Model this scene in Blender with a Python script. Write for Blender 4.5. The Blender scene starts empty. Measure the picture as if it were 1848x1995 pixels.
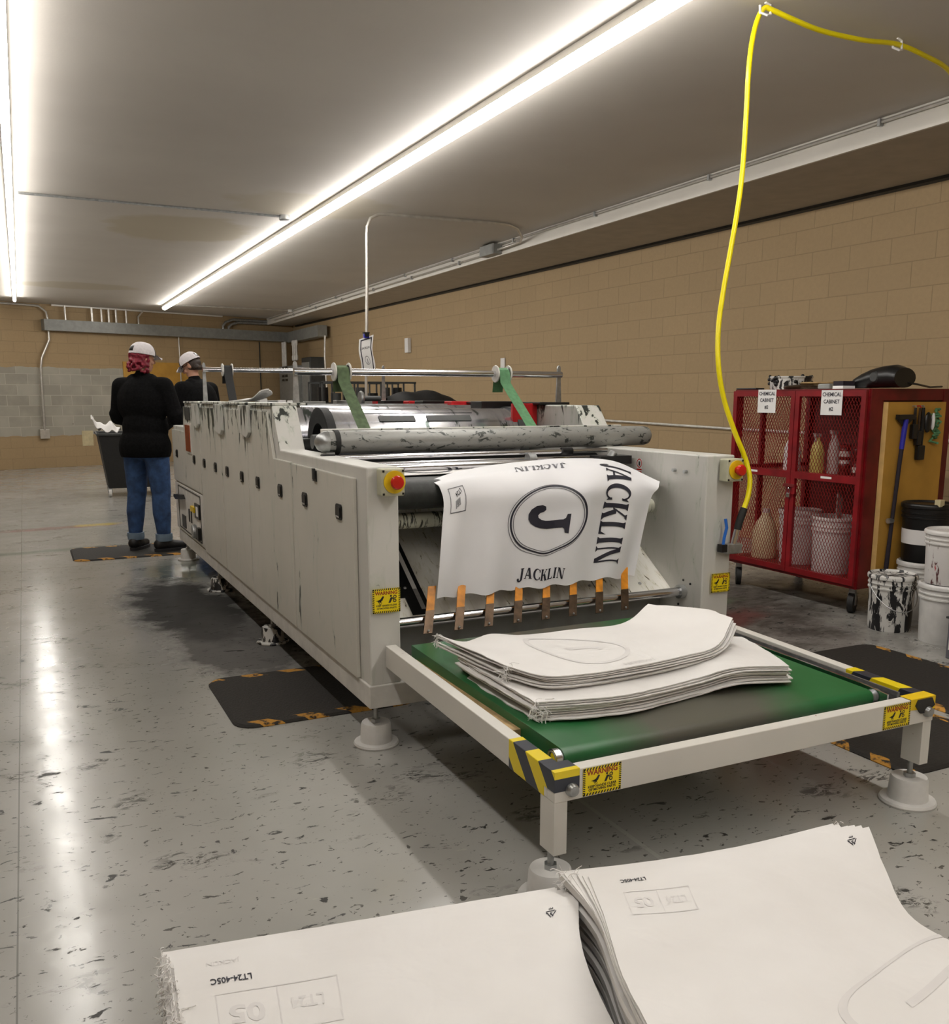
import bpy, bmesh, math, random
from mathutils import Vector, Matrix, noise
random.seed(7)
PI = math.pi
sc = bpy.context.scene
COL = sc.collection
# ---------------------------------------------------------------- camera, world, exposure
cam_d = bpy.data.cameras.new('camera'); cam = bpy.data.objects.new('camera', cam_d); COL.objects.link(cam)
cam_d.sensor_fit = 'HORIZONTAL'; cam_d.sensor_width = 36.0
cam_d.lens = 36.0*1780/1848; cam_d.shift_y = 0.0555; cam_d.clip_start = 0.05; cam_d.clip_end = 200
cam.location = (0, 0, 1.35)
cam.rotation_euler = (math.radians(90-10.347), 0, math.radians(-25.91))
sc.camera = cam
w = bpy.data.worlds.new('world'); sc.world = w; w.use_nodes = True
w.node_tree.nodes['Background'].inputs[0].default_value = (0.02, 0.02, 0.02, 1)
sc.view_settings.view_transform = 'Standard'; sc.view_settings.look = 'None'
sc.view_settings.exposure = 0.24; sc.view_settings.gamma = 1.0; sc.view_settings.use_curve_mapping = False
STRIP_POWER = 31.0
STRIP_COLOR = (1.0, 0.965, 0.915)
# ---------------------------------------------------------------- materials
def _new(name):
    m = bpy.data.materials.new(name); m.use_nodes = True
    return m, m.node_tree.nodes, m.node_tree.links, m.node_tree.nodes['Principled BSDF']
def coords(N, L, scale=(1,1,1), kind='Object'):
    t = N.new('ShaderNodeTexCoord'); mp = N.new('ShaderNodeMapping'); mp.inputs['Scale'].default_value = scale
    L.new(t.outputs[kind], mp.inputs['Vector']); return mp.outputs['Vector']
def nz(N, L, vec, scale, detail=4, rough=.5, dist=0):
    n = N.new('ShaderNodeTexNoise'); n.inputs['Scale'].default_value = scale; n.inputs['Detail'].default_value = detail
    n.inputs['Roughness'].default_value = rough; n.inputs['Distortion'].default_value = dist
    L.new(vec, n.inputs['Vector']); return n.outputs['Fac']
def ramp(N, L, fac, a, b):
    r = N.new('ShaderNodeMapRange'); r.inputs['From Min'].default_value = a; r.inputs['From Max'].default_value = b
    L.new(fac, r.inputs['Value']); return r.outputs['Result']
def mx(N, L, fac, a, b):
    m = N.new('ShaderNodeMix'); m.data_type = 'RGBA'
    if isinstance(fac, (int, float)): m.inputs[0].default_value = fac
    else: L.new(fac, m.inputs[0])
    for i, c in ((6, a), (7, b)):
        if isinstance(c, tuple): m.inputs[i].default_value = (*c[:3], 1)
        else: L.new(c, m.inputs[i])
    return m.outputs[2]
def mth(N, L, op, a, b=0.0, clamp=False):
    m = N.new('ShaderNodeMath'); m.operation = op; m.use_clamp = clamp
    for i, c in enumerate((a, b)):
        if isinstance(c, (int, float)): m.inputs[i].default_value = c
        else: L.new(c, m.inputs[i])
    return m.outputs[0]
def bump(N, L, P, h, strength=.2, dist=.01):
    b = N.new('ShaderNodeBump'); b.inputs['Strength'].default_value = strength; b.inputs['Distance'].default_value = dist
    L.new(h, b.inputs['Height']); L.new(b.outputs['Normal'], P.inputs['Normal'])
def plain(name, col, rough=.5, metal=0, var=.12, scale=12, bmp=0, emit=0, spec=None, alpha=1):
    m, N, L, P = _new(name)
    P.inputs['Roughness'].default_value = rough; P.inputs['Metallic'].default_value = metal
    v = coords(N, L)
    n = nz(N, L, v, scale)
    c2 = tuple(max(0, x*(1-var)) for x in col); c1 = tuple(min(1, x*(1+var)) for x in col)
    L.new(mx(N, L, ramp(N, L, n, .3, .7), c2, c1), P.inputs['Base Color'])
    if bmp: bump(N, L, P, nz(N, L, v, scale*8), bmp, .004)
    if spec is not None: P.inputs['Specular IOR Level'].default_value = spec
    if alpha < 1: P.inputs['Alpha'].default_value = alpha
    return m
def splat(name, col, ink, amount=.62, rough=.4, scale=(9, 9, 3), metal=0, extra=None, zlo=None, zhi=None, top=.12, tint=None):
    """painted surface with ink splashes; zlo..zhi thickens the splashes towards a height"""
    m, N, L, P = _new(name)
    P.inputs['Roughness'].default_value = rough; P.inputs['Metallic'].default_value = metal
    v = coords(N, L, scale); v1 = coords(N, L)
    a = nz(N, L, v, 2.2, 6, .62, .6)
    if zlo is not None:
        s = N.new('ShaderNodeSeparateXYZ'); L.new(v1, s.inputs[0])
        a = mth(N, L, 'ADD', a, mth(N, L, 'MULTIPLY', ramp(N, L, s.outputs['Z'], zlo, zhi), top))
    k = ramp(N, L, a, amount, amount+.03)
    base = mx(N, L, ramp(N, L, nz(N, L, v1, 3), .35, .7), col, tuple(x*.93 for x in col))
    if tint:
        base = mx(N, L, mth(N, L, 'MULTIPLY', ramp(N, L, a, amount-.12, amount+.02), .55, True), base, tint)
    if extra:
        e = ramp(N, L, nz(N, L, coords(N, L, tuple(x*1.3+.4 for x in scale)), 1.7, 5, .6, .3), .66, .7)
        base = mx(N, L, e, base, extra)
    L.new(mx(N, L, k, base, ink), P.inputs['Base Color'])
    return m
M = {}
M['white_paint'] = splat('machine_white_paint', (.66, .65, .615), (.03, .035, .03), .672, .38, (8, 8, 2.0), zlo=1.06, zhi=1.32, top=.15, tint=(.47, .52, .44))
M['white_door'] = splat('door_white_paint', (.66, .64, .58), (.03, .04, .03), .668, .35, (7, 7, 1.9), zlo=1.0, zhi=1.31, top=.20, tint=(.5, .54, .47))
M['white_frame'] = splat('table_white_paint', (.72, .70, .65), (.22, .05, .04), .70, .35, (8, 8, 8))
M['white_plain'] = plain('white_enamel', (.70, .68, .64), .4)
M['seam'] = plain('dark_seam', (.05, .05, .045), .8)
M['chrome'] = plain('chrome_rod', (.75, .75, .78), .16, 1, .05)
M['steel'] = splat('stained_steel_drum', (.62, .62, .64), (.10, .12, .11), .575, .2, (5, 1.2, 1.2), .9, tint=(.34, .33, .40))
M['galv'] = plain('galvanised_steel', (.42, .43, .43), .38, .85, .2, 30)
M['conduit'] = plain('conduit_metal', (.62, .60, .56), .35, .7)
M['grey_roller'] = splat('grey_inky_roller', (.33, .33, .31), (.05, .055, .05), .58, .42, (8, 16, 16), .25, tint=(.25, .26, .25))
M['ribbed_roller'] = splat('pale_streaked_roller', (.62, .62, .52), (.06, .06, .05), .54, .45, (34, 5, 5), tint=(.50, .52, .40))
M['black_rubber'] = plain('black_rubber', (.010, .010, .010), .6, 0, .3, 60, .15)
M['black_belt'] = plain('black_transport_belt', (.018, .020, .018), .55, 0, .35, 40, .1)
M['black'] = plain('black_plastic', (.007, .007, .0075), .35)
M['dark_grey'] = plain('dark_grey_metal', (.055, .058, .058), .5, .2)
M['grey_metal'] = plain('grey_painted_metal', (.27, .275, .26), .45, .1)
M['chute'] = splat('ink_spattered_stainless_chute', (.92, .90, .83), (.09, .07, .04), .64, .3, (22, 5, 5), .0, tint=(.58, .55, .36))
M['orange'] = plain('orange_plastic', (.72, .27, .012), .4, 0, .25, 30)
M['rust_steel'] = plain('brown_oiled_steel', (.10, .065, .04), .35, .7, .4, 30)
M['green_strap'] = plain('green_webbing', (.10, .26, .12), .7, 0, .2, 40)
M['olive_strap'] = plain('olive_webbing', (.085, .13, .06), .75, 0, .25, 40)
M['red'] = plain('red_guard', (.50, .008, .012), .4)
M['estop_red'] = plain('stop_button_red', (.60, .02, .01), .25)
M['estop_yellow'] = plain('stop_button_yellow', (.80, .55, .01), .35)
M['estop_box'] = plain('beige_box_plastic', (.50, .49, .36), .45)
M['label_yellow'] = plain('label_yellow', (.95, .74, .005), .4, 0, .03)
M['label_black'] = plain('label_black', (.02, .02, .02), .4)
M['label_red'] = plain('label_brown_red', (.35, .04, .01), .4)
M['paper'] = plain('white_paper', (.78, .77, .76), .7, 0, .03)
M['print'] = plain('navy_black_ink', (.018, .018, .032), .5)
M['print_grey'] = plain('grey_ink', (.13, .13, .15), .6)
M['ghost'] = plain('show_through_ink', (.735, .715, .705), .6, 0, .02)
M['amber'] = plain('amber_window', (.33, .07, .02), .25)
M['wood'] = plain('wood_strip', (.42, .28, .13), .7, 0, .25, 25)
M['blue'] = plain('blue_plastic', (.02, .15, .6), .35)
M['navy_clip'] = plain('blue_clip', (.02, .02, .35), .35)
# woven polypropylene bag
m, N, L, P = _new('woven_white_bag'); v = coords(N, L)
L.new(mx(N, L, ramp(N, L, nz(N, L, v, 4, 3), .3, .7), (.78, .76, .74), (.84, .825, .81)), P.inputs['Base Color'])
P.inputs['Roughness'].default_value = .5; bump(N, L, P, nz(N, L, v, 6, 3, .5, .8), .22, .03); M['bag'] = m
m, N, L, P = _new('woven_white_bag_edge'); v = coords(N, L)
L.new(mx(N, L, ramp(N, L, nz(N, L, v, 9, 3), .3, .7), (.60, .58, .555), (.80, .785, .76)), P.inputs['Base Color'])
P.inputs['Roughness'].default_value = .6; M['bag_edge'] = m
m, N, L, P = _new('bright_white_bag'); v = coords(N, L)
L.new(mx(N, L, ramp(N, L, nz(N, L, v, 4, 3), .3, .7), (.80, .80, .83), (.85, .85, .87)), P.inputs['Base Color'])
P.inputs['Roughness'].default_value = .5; M['printed_bag'] = m
# hazard stripes
def stripes(name, vec, k, a=(.82, .64, .01), b=(.03, .035, .05), duty=.5, rough=.3):
    m, N, L, P = _new(name); t = N.new('ShaderNodeTexCoord')
    d = N.new('ShaderNodeVectorMath'); d.operation = 'DOT_PRODUCT'; d.inputs[1].default_value = vec
    L.new(t.outputs['Object'], d.inputs[0])
    f = mth(N, L, 'FRACT', mth(N, L, 'MULTIPLY', d.outputs['Value'], k))
    L.new(mx(N, L, mth(N, L, 'GREATER_THAN', f, duty), a, b), P.inputs['Base Color']); P.inputs['Roughness'].default_value = rough
    return m
M['tape_left'] = stripes('hazard_tape_side', (.0, 1, -.9), 7.2)
M['tape_right'] = stripes('hazard_tape_top', (.35, 1, .6), 5.0, duty=.6)
M['tape_border'] = stripes('hazard_border', (1, .0, 1), 62)
# anti fatigue mat
def mat_material(name, y0, y1, band):
    m, N, L, P = _new(name); t = N.new('ShaderNodeTexCoord'); s = N.new('ShaderNodeSeparateXYZ'); L.new(t.outputs['Object'], s.inputs[0])
    n = nz(N, L, t.outputs['Object'], 60, 3)
    lo = mth(N, L, 'LESS_THAN', s.outputs['Y'], y0+band); hi = mth(N, L, 'GREATER_THAN', s.outputs['Y'], y1-band)
    e = mth(N, L, 'ADD', lo, hi, True)
    f = mth(N, L, 'FRACT', mth(N, L, 'MULTIPLY', mth(N, L, 'ADD', s.outputs['X'], s.outputs['Y']), 5.2))
    st = mth(N, L, 'MULTIPLY', e, mth(N, L, 'GREATER_THAN', f, .52))
    st = mth(N, L, 'MULTIPLY', st, ramp(N, L, nz(N, L, t.outputs['Object'], 35, 5), .38, .5), True)
    L.new(mx(N, L, st, mx(N, L, n, (.009, .0075, .0055), (.024, .020, .016)), (.52, .25, .03)), P.inputs['Base Color'])
    P.inputs['Roughness'].default_value = .75; bump(N, L, P, nz(N, L, t.outputs['Object'], 90, 2), .5, .006)
    return m
# floor
m, N, L, P = _new('worn_grey_painted_concrete'); v = coords(N, L); sep = N.new('ShaderNodeSeparateXYZ'); L.new(v, sep.inputs[0])
base = mx(N, L, ramp(N, L, nz(N, L, v, 1.1, 5), .35, .68), (.345, .34, .315), (.42, .41, .385))
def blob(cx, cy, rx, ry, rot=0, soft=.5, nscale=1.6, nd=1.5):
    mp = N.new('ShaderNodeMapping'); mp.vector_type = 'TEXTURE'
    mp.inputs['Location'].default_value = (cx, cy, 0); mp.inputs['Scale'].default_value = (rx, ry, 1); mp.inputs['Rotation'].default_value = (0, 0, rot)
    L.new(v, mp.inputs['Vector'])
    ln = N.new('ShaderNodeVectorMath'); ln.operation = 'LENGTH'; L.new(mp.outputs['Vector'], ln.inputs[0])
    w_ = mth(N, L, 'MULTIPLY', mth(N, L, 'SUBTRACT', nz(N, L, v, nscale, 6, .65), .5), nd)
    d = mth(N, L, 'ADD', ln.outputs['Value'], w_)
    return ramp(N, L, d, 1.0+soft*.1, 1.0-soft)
v2 = coords(N, L, (4.5, 9, 1)); rough_add = None
fleck = ramp(N, L, nz(N, L, v2, 2.4, 8, .66, .8), .618, .636)
fleck3 = mth(N, L, 'MULTIPLY', ramp(N, L, nz(N, L, coords(N, L, (1.6, 2.6, 1)), 1.7, 3, .5, .3), .60, .68), ramp(N, L, nz(N, L, coords(N, L, (6, 12, 1)), 2.6, 8, .75, 1.2), .50, .54))
fleck2 = ramp(N, L, nz(N, L, coords(N, L, (14, 22, 1)), 2.0, 5, .6, .5), .632, .65)
light = ramp(N, L, nz(N, L, coords(N, L, (3, 14, 1)), 2.0, 7, .7), .66, .70)
c = mx(N, L, mth(N, L, 'MULTIPLY', light, .45), base, (.52, .50, .43))
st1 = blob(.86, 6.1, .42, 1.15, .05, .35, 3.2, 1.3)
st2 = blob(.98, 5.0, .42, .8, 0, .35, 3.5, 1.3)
st3 = blob(4.0, 4.7, 1.3, 1.7, -.2, .6, 2.6, 1.5)
c = mx(N, L, mth(N, L, 'MULTIPLY', blob(1.05, 7.4, .35, .6, 0, .5, 3, 1.2), .7), c, (.07, .10, .06))
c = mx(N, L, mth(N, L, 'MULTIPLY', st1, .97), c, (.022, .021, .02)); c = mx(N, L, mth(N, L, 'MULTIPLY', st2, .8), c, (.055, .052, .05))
c = mx(N, L, mth(N, L, 'MULTIPLY', st3, mth(N, L, 'ADD', .40, mth(N, L, 'MULTIPLY', nz(N, L, coords(N, L, (2.5, 5, 1)), 3, 6, .7), .95)), True), c, (.055, .045, .038))
c = mx(N, L, mth(N, L, 'MULTIPLY', blob(3.75, 4.25, .5, .18, .3, .6, 5, 1.6), .5), c, (.16, .02, .02))
c = mx(N, L, mth(N, L, 'MULTIPLY', blob(4.0, 4.75, .35, .15, 0, .6, 5, 1.6), .5), c, (.05, .14, .04))
c = mx(N, L, mth(N, L, 'MULTIPLY', blob(.2, 10.5, .9, .14, .12, .7, 6, 1.6), .5), c, (.30, .06, .05))
c = mx(N, L, mth(N, L, 'MULTIPLY', blob(.62, 10.6, .28, .13, .1, .5, 6, 1.4), .75), c, (.62, .52, .14))
c = mx(N, L, mth(N, L, 'MULTIPLY', blob(-.1, 8.9, 1.2, .1, .15, .7, 6, 1.6), .4), c, (.05, .12, .07))
c = mx(N, L, fleck, c, (.035, .035, .032)); c = mx(N, L, mth(N, L, 'MULTIPLY', fleck3, .85), c, (.045, .045, .042)); c = mx(N, L, mth(N, L, 'MULTIPLY', fleck2, .8), c, (.05, .05, .045))
for ax, pos, wd in (('X', -.12, .0022), ('Y', 8.0, .004), ('X', 1.02, .012), ('Y', 14.0, .004)):
    if ax == 'X' and pos > 1: continue
    ln_ = mth(N, L, 'LESS_THAN', mth(N, L, 'ABSOLUTE', mth(N, L, 'SUBTRACT', sep.outputs[ax], pos)), wd)
    c = mx(N, L, mth(N, L, 'MULTIPLY', ln_, .6), c, (.08, .08, .075))
# worn pale line of bare concrete beside the press
ln_ = mth(N, L, 'LESS_THAN', mth(N, L, 'ABSOLUTE', mth(N, L, 'SUBTRACT', sep.outputs['X'], 1.60)), .008)
c = mx(N, L, mth(N, L, 'MULTIPLY', ln_, .45), c, (.5, .49, .45))
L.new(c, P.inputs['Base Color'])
rg = mth(N, L, 'ADD', mth(N, L, 'MULTIPLY', nz(N, L, v, 5, 5), .18), .10)
rg = mth(N, L, 'ADD', rg, mth(N, L, 'MULTIPLY', mth(N, L, 'ADD', st1, st2, True), .35)); rg = mth(N, L, 'ADD', rg, mth(N, L, 'MULTIPLY', st3, .3))
L.new(mth(N, L, 'ADD', rg, mth(N, L, 'MULTIPLY', fleck, .3)), P.inputs['Roughness'])
L.new(mth(N, L, 'SUBTRACT', .6, mth(N, L, 'MULTIPLY', mth(N, L, 'ADD', mth(N, L, 'ADD', st1, st2, True), st3, True), .48)), P.inputs['Specular IOR Level'])
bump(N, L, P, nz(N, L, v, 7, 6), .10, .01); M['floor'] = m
# block walls (local x along the wall, z up)
def block_wall(name, col, grey=None):
    m, N, L, P = _new(name); t = N.new('ShaderNodeTexCoord'); s = N.new('ShaderNodeSeparateXYZ'); L.new(t.outputs['Object'], s.inputs[0])
    cb = N.new('ShaderNodeCombineXYZ'); L.new(s.outputs['X'], cb.inputs[0]); L.new(s.outputs['Z'], cb.inputs[1])
    b = N.new('ShaderNodeTexBrick'); L.new(cb.outputs[0], b.inputs['Vector'])
    b.inputs['Scale'].default_value = 1; b.inputs['Brick Width'].default_value = .4; b.inputs['Row Height'].default_value = .2
    b.inputs['Mortar Size'].default_value = .004; b.inputs['Mortar Smooth'].default_value = .4
    b.inputs['Color1'].default_value = (*col, 1); b.inputs['Color2'].default_value = (*[x*.95 for x in col], 1); b.inputs['Mortar'].default_value = (*[x*.76 for x in col], 1)
    n = nz(N, L, t.outputs['Object'], 28, 8, .8); big = nz(N, L, t.outputs['Object'], .7, 3)
    cc = mx(N, L, mth(N, L, 'MULTIPLY', ramp(N, L, n, .35, .7), .5), b.outputs['Color'], tuple(x*.72 for x in col))
    cc = mx(N, L, mth(N, L, 'MULTIPLY', ramp(N, L, big, .4, .7), .25), cc, tuple(x*.8 for x in col))
    if grey:
        b2 = N.new('ShaderNodeTexBrick'); L.new(cb.outputs[0], b2.inputs['Vector']); b2.inputs['Scale'].default_value = 1
        b2.inputs['Brick Width'].default_value = .4; b2.inputs['Row Height'].default_value = .2; b2.inputs['Mortar Size'].default_value = .006
        b2.inputs['Color1'].default_value = (.30, .28, .23, 1); b2.inputs['Color2'].default_value = (.40, .38, .32, 1); b2.inputs['Mortar'].default_value = (.50, .47, .40, 1)
        x0, x1, z0, z1 = grey
        k = mth(N, L, 'MULTIPLY', mth(N, L, 'GREATER_THAN', s.outputs['X'], x0), mth(N, L, 'LESS_THAN', s.outputs['X'], x1))
        zz = mth(N, L, 'ADD', s.outputs['Z'], mth(N, L, 'MULTIPLY', mth(N, L, 'SUBTRACT', nz(N, L, t.outputs['Object'], 3, 3), .5), .12))
        k = mth(N, L, 'MULTIPLY', k, mth(N, L, 'MULTIPLY', mth(N, L, 'GREATER_THAN', zz, z0), mth(N, L, 'LESS_THAN', zz, z1)))
        g = mx(N, L, mth(N, L, 'MULTIPLY', ramp(N, L, nz(N, L, t.outputs['Object'], 1.8, 5), .45, .65), .5), b2.outputs['Color'], (.50, .47, .39))
        cc = mx(N, L, k, cc, g)
    # holes and scuffs
    sp = ramp(N, L, nz(N, L, t.outputs['Object'], 5.5, 3, .5), .775, .79)
    cc = mx(N, L, sp, cc, (.06, .05, .04))
    L.new(cc, P.inputs['Base Color']); P.inputs['Roughness'].default_value = .7
    h = mth(N, L, 'ADD', mth(N, L, 'MULTIPLY', n, .25), mth(N, L, 'MULTIPLY', mth(N, L, 'SUBTRACT', 1, b.outputs['Fac']), .9))
    bump(N, L, P, h, .6, .008)
    return m
M['wall_tan'] = block_wall('tan_painted_block', (.44, .315, .170))
M['wall_back'] = block_wall('tan_and_bare_block', (.44, .315, .170), (1.0, 8.55, .62, 1.93))
m, N, L, P = _new('beige_ceiling'); v = coords(N, L)
c = mx(N, L, ramp(N, L, nz(N, L, v, .8, 4), .35, .7), (.57, .53, .48), (.63, .59, .535))
def cb(cx, cy, rx, ry):
    mp = N.new('ShaderNodeMapping'); mp.vector_type = 'TEXTURE'; mp.inputs['Location'].default_value = (cx, cy, 0); mp.inputs['Scale'].default_value = (rx, ry, 1)
    L.new(v, mp.inputs['Vector']); ln = N.new('ShaderNodeVectorMath'); ln.operation = 'LENGTH'
    sx = N.new('ShaderNodeSeparateXYZ'); L.new(mp.outputs['Vector'], sx.inputs[0]); cx_ = N.new('ShaderNodeCombineXYZ'); L.new(sx.outputs[0], cx_.inputs[0]); L.new(sx.outputs[1], cx_.inputs[1])
    L.new(cx_.outputs[0], ln.inputs[0])
    return ramp(N, L, mth(N, L, 'ADD', ln.outputs['Value'], mth(N, L, 'MULTIPLY', nz(N, L, v, 3, 5), .7)), 1.4, 1.2)
c = mx(N, L, mth(N, L, 'MULTIPLY', cb(1.65, 10.6, .75, .85), .55), c, (.46, .39, .24))
c = mx(N, L, mth(N, L, 'MULTIPLY', cb(.9, 16.5, .9, .5), .45), c, (.46, .39, .24))
c = mx(N, L, mth(N, L, 'MULTIPLY', cb(2.6, 8.8, .8, .6), .35), c, (.46, .39, .24))
L.new(c, P.inputs['Base Color']); P.inputs['Roughness'].default_value = .6; bump(N, L, P, nz(N, L, v, 55, 4), .12, .004); M['ceiling'] = m
M['soffit'] = plain('soffit_paint', (.42, .375, .31), .65, 0, .08, 6)
M['fascia'] = plain('fascia_white', (.72, .69, .63), .5, 0, .04, 3)
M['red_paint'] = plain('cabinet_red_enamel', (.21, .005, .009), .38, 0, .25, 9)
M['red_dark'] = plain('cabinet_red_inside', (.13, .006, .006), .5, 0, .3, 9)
M['red_mesh'] = plain('red_expanded_metal', (.24, .008, .006), .42)
M['plywood'] = plain('plywood_board', (.50, .27, .045), .6, 0, .15, 5)
M['plywood_edge'] = plain('plywood_edge', (.66, .43, .16), .6)
M['pail'] = plain('white_pail_plastic', (.66, .65, .63), .4)
M['pail_red'] = splat('pail_red_ink', (.68, .66, .64), (.09, .02, .02), .60, .4, (9, 9, 2.2), extra=(.42, .01, .02), )
M['pail_black'] = splat('pail_black_ink', (.66, .65, .62), (.012, .012, .014), .49, .4, (10, 10, 3.0))
M['pail_cream'] = plain('cream_jug_plastic', (.62, .54, .33), .4)
M['yellow_liquid'] = plain('yellow_bottle', (.62, .55, .16), .35)
M['milky'] = plain('milky_bottle', (.55, .50, .47), .35)
M['jar'] = plain('dark_red_jar', (.10, .012, .012), .25, 0, .3)
M['hose'] = plain('yellow_hose_rubber', (.86, .72, .0), .35, 0, .05)
M['skin'] = plain('skin', (.52, .27, .18), .55, 0, .06)
M['hair_red'] = plain('pink_red_hair', (.20, .006, .022), .55, 0, .45, 40, .4)
M['hair_brown'] = plain('dark_brown_hair', (.035, .022, .016), .6, 0, .3, 40, .4)
M['knit'] = plain('black_knit', (.006, .006, .0065), .9, 0, .4, 60, .5, spec=.1)
M['denim'] = plain('blue_denim', (.032, .075, .19), .8, 0, .45, 14, .4)
M['denim_cuff'] = plain('denim_cuff', (.20, .28, .38), .85)
M['shoe'] = plain('black_shoe', (.012, .012, .014), .5)
M['sole'] = plain('dark_sole', (.03, .03, .035), .7)
M['cap_white'] = plain('cap_white_mesh', (.72, .68, .70), .8, 0, .08, 60, .5)
M['cap_black'] = plain('cap_black_front', (.018, .012, .02), .8)
m, N, L, P = _new('lamp_diffuser'); P.inputs['Base Color'].default_value = (.9, .9, .9, 1)
P.inputs['Emission Color'].default_value = (*STRIP_COLOR, 1); P.inputs['Emission Strength'].default_value = STRIP_POWER; M['lamp'] = m
# green conveyor belt, blended to grey-brown along its middle
m, N, L, P = _new('green_conveyor_belt'); v = coords(N, L); s = N.new('ShaderNodeSeparateXYZ'); L.new(v, s.inputs[0])
xx = mth(N, L, 'ADD', s.outputs['X'], mth(N, L, 'MULTIPLY', mth(N, L, 'SUBTRACT', nz(N, L, v, 2.5, 4), .5), .35))
k = mth(N, L, 'MULTIPLY', ramp(N, L, xx, -.50, -.28), ramp(N, L, xx, .36, .12))
L.new(mx(N, L, mth(N, L, 'MULTIPLY', k, .93), mx(N, L, nz(N, L, v, 9), (.008, .10, .022), (.035, .17, .06)), (.11, .098, .082)), P.inputs['Base Color'])
P.inputs['Roughness'].default_value = .33; M['belt'] = m
# ---------------------------------------------------------------- mesh builder
class MB:
    def __init__(s): s.v = []; s.f = []; s.m = []; s.mats = []; s.sm = []
    def mi(s, mat):
        if mat not in s.mats: s.mats.append(mat)
        return s.mats.index(mat)
    def add(s, vs, fs, mat=None, smooth=False, T=None):
        o = len(s.v); k = s.mi(mat) if mat else 0
        s.v += [tuple(T @ Vector(p)) if T else tuple(p) for p in vs]
        for f in fs: s.f.append([i+o for i in f]); s.m.append(k); s.sm.append(smooth)
        return s
    def box(s, a, b, mat=None, T=None):
        (x0, y0, z0), (x1, y1, z1) = a, b
        vs = [(x0,y0,z0),(x1,y0,z0),(x1,y1,z0),(x0,y1,z0),(x0,y0,z1),(x1,y0,z1),(x1,y1,z1),(x0,y1,z1)]
        return s.add(vs, [(0,3,2,1),(4,5,6,7),(0,1,5,4),(1,2,6,5),(2,3,7,6),(3,0,4,7)], mat, False, T)
    def tube(s, pts, r, n=10, mat=None, cap=True, closed=False):
        pts = [Vector(p) for p in pts]; rs = r if isinstance(r, (list, tuple)) else [r]*len(pts)
        vs = []; fs = []; K = len(pts); ref = None
        for i, p in enumerate(pts):
            if closed: t = (pts[(i+1) % K]-pts[i-1]).normalized()
            else: t = (pts[min(i+1, K-1)]-pts[max(i-1, 0)]).normalized()
            if ref is None: ref = Vector((0,0,1)) if abs(t.z) < .9 else Vector((1,0,0))
            a = (ref - t*ref.dot(t)).normalized(); b = t.cross(a); ref = a
            for j in range(n):
                q = 2*PI*j/n; vs.append(p + (a*math.cos(q)+b*math.sin(q))*rs[i])
        for i in range(K if closed else K-1):
            for j in range(n):
                k = (i+1) % K
                fs.append((i*n+j, i*n+(j+1) % n, k*n+(j+1) % n, k*n+j))
        s.add(vs, fs, mat, True)
        if cap and not closed:
            s.add(vs[:n], [tuple(range(n))[::-1]], mat); s.add(vs[-n:], [tuple(range(n))], mat)
        return s
    def cyl(s, a, b, r, n=24, mat=None, r2=None): return s.tube([a, b], [r, r if r2 is None else r2], n, mat)
    def lathe(s, prof, c=(0,0,0), n=28, mat=None, axis='Z', smooth=True):
        vs = []; fs = []
        for (r, h) in prof:
            for j in range(n):
                q = 2*PI*j/n; x, y = r*math.cos(q), r*math.sin(q)
                p = (x, y, h) if axis == 'Z' else ((h, x, y) if axis == 'X' else (x, h, y))
                vs.append((p[0]+c[0], p[1]+c[1], p[2]+c[2]))
        for i in range(len(prof)-1):
            for j in range(n): fs.append((i*n+j, i*n+(j+1) % n, (i+1)*n+(j+1) % n, (i+1)*n+j))
        return s.add(vs, fs, mat, smooth)
    def prism(s, poly, fn, a, b, mat=None, smooth=False):
        n = len(poly); vs = [fn(p, q, a) for p, q in poly]+[fn(p, q, b) for p, q in poly]
        return s.add(vs, [tuple(range(n))[::-1], tuple(range(n, 2*n))]+[(i, (i+1) % n, n+(i+1) % n, n+i) for i in range(n)], mat, smooth)
    def ball(s, c, r, mat=None, n=14, T=None):
        r = r if isinstance(r, (tuple, list)) else (r, r, r); vs = []; fs = []; m_ = n//2+1
        for i in range(m_+1):
            t = PI*i/m_
            for j in range(n):
                q = 2*PI*j/n; vs.append((c[0]+r[0]*math.sin(t)*math.cos(q), c[1]+r[1]*math.sin(t)*math.sin(q), c[2]+r[2]*math.cos(t)))
        for i in range(m_):
            for j in range(n): fs.append((i*n+j, (i+1)*n+j, (i+1)*n+(j+1) % n, i*n+(j+1) % n))
        return s.add(vs, fs, mat, True, T)
    def build(s, name, mat=None, parent=None, bevel=0, weld=True, T=None):
        off = Vector((0, 0, 0)); r_ = parent
        while r_ is not None: off = Vector(r_.location); r_ = r_.parent
        me = bpy.data.meshes.new(name); me.from_pydata([tuple(Vector(p)-off) for p in s.v] if parent is not None else s.v, [], s.f)
        mats = [mat] if (mat and not s.mats) else (s.mats or [mat])
        for q in mats: me.materials.append(M[q] if isinstance(q, str) else q)
        me.polygons.foreach_set('material_index', s.m); me.polygons.foreach_set('use_smooth', s.sm)
        bm = bmesh.new(); bm.from_mesh(me)
        if weld: bmesh.ops.remove_doubles(bm, verts=bm.verts, dist=1e-5)
        bmesh.ops.recalc_face_normals(bm, faces=bm.faces); bm.to_mesh(me); bm.free()
        if any(s.sm): me.set_sharp_from_angle(angle=math.radians(42))
        o = bpy.data.objects.new(name, me); COL.objects.link(o)
        if parent is not None:
            o.parent = parent
        if bevel:
            b = o.modifiers.new('bevel', 'BEVEL'); b.width = bevel; b.segments = 2; b.limit_method = 'ANGLE'; b.angle_limit = math.radians(50)
        return o
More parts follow.
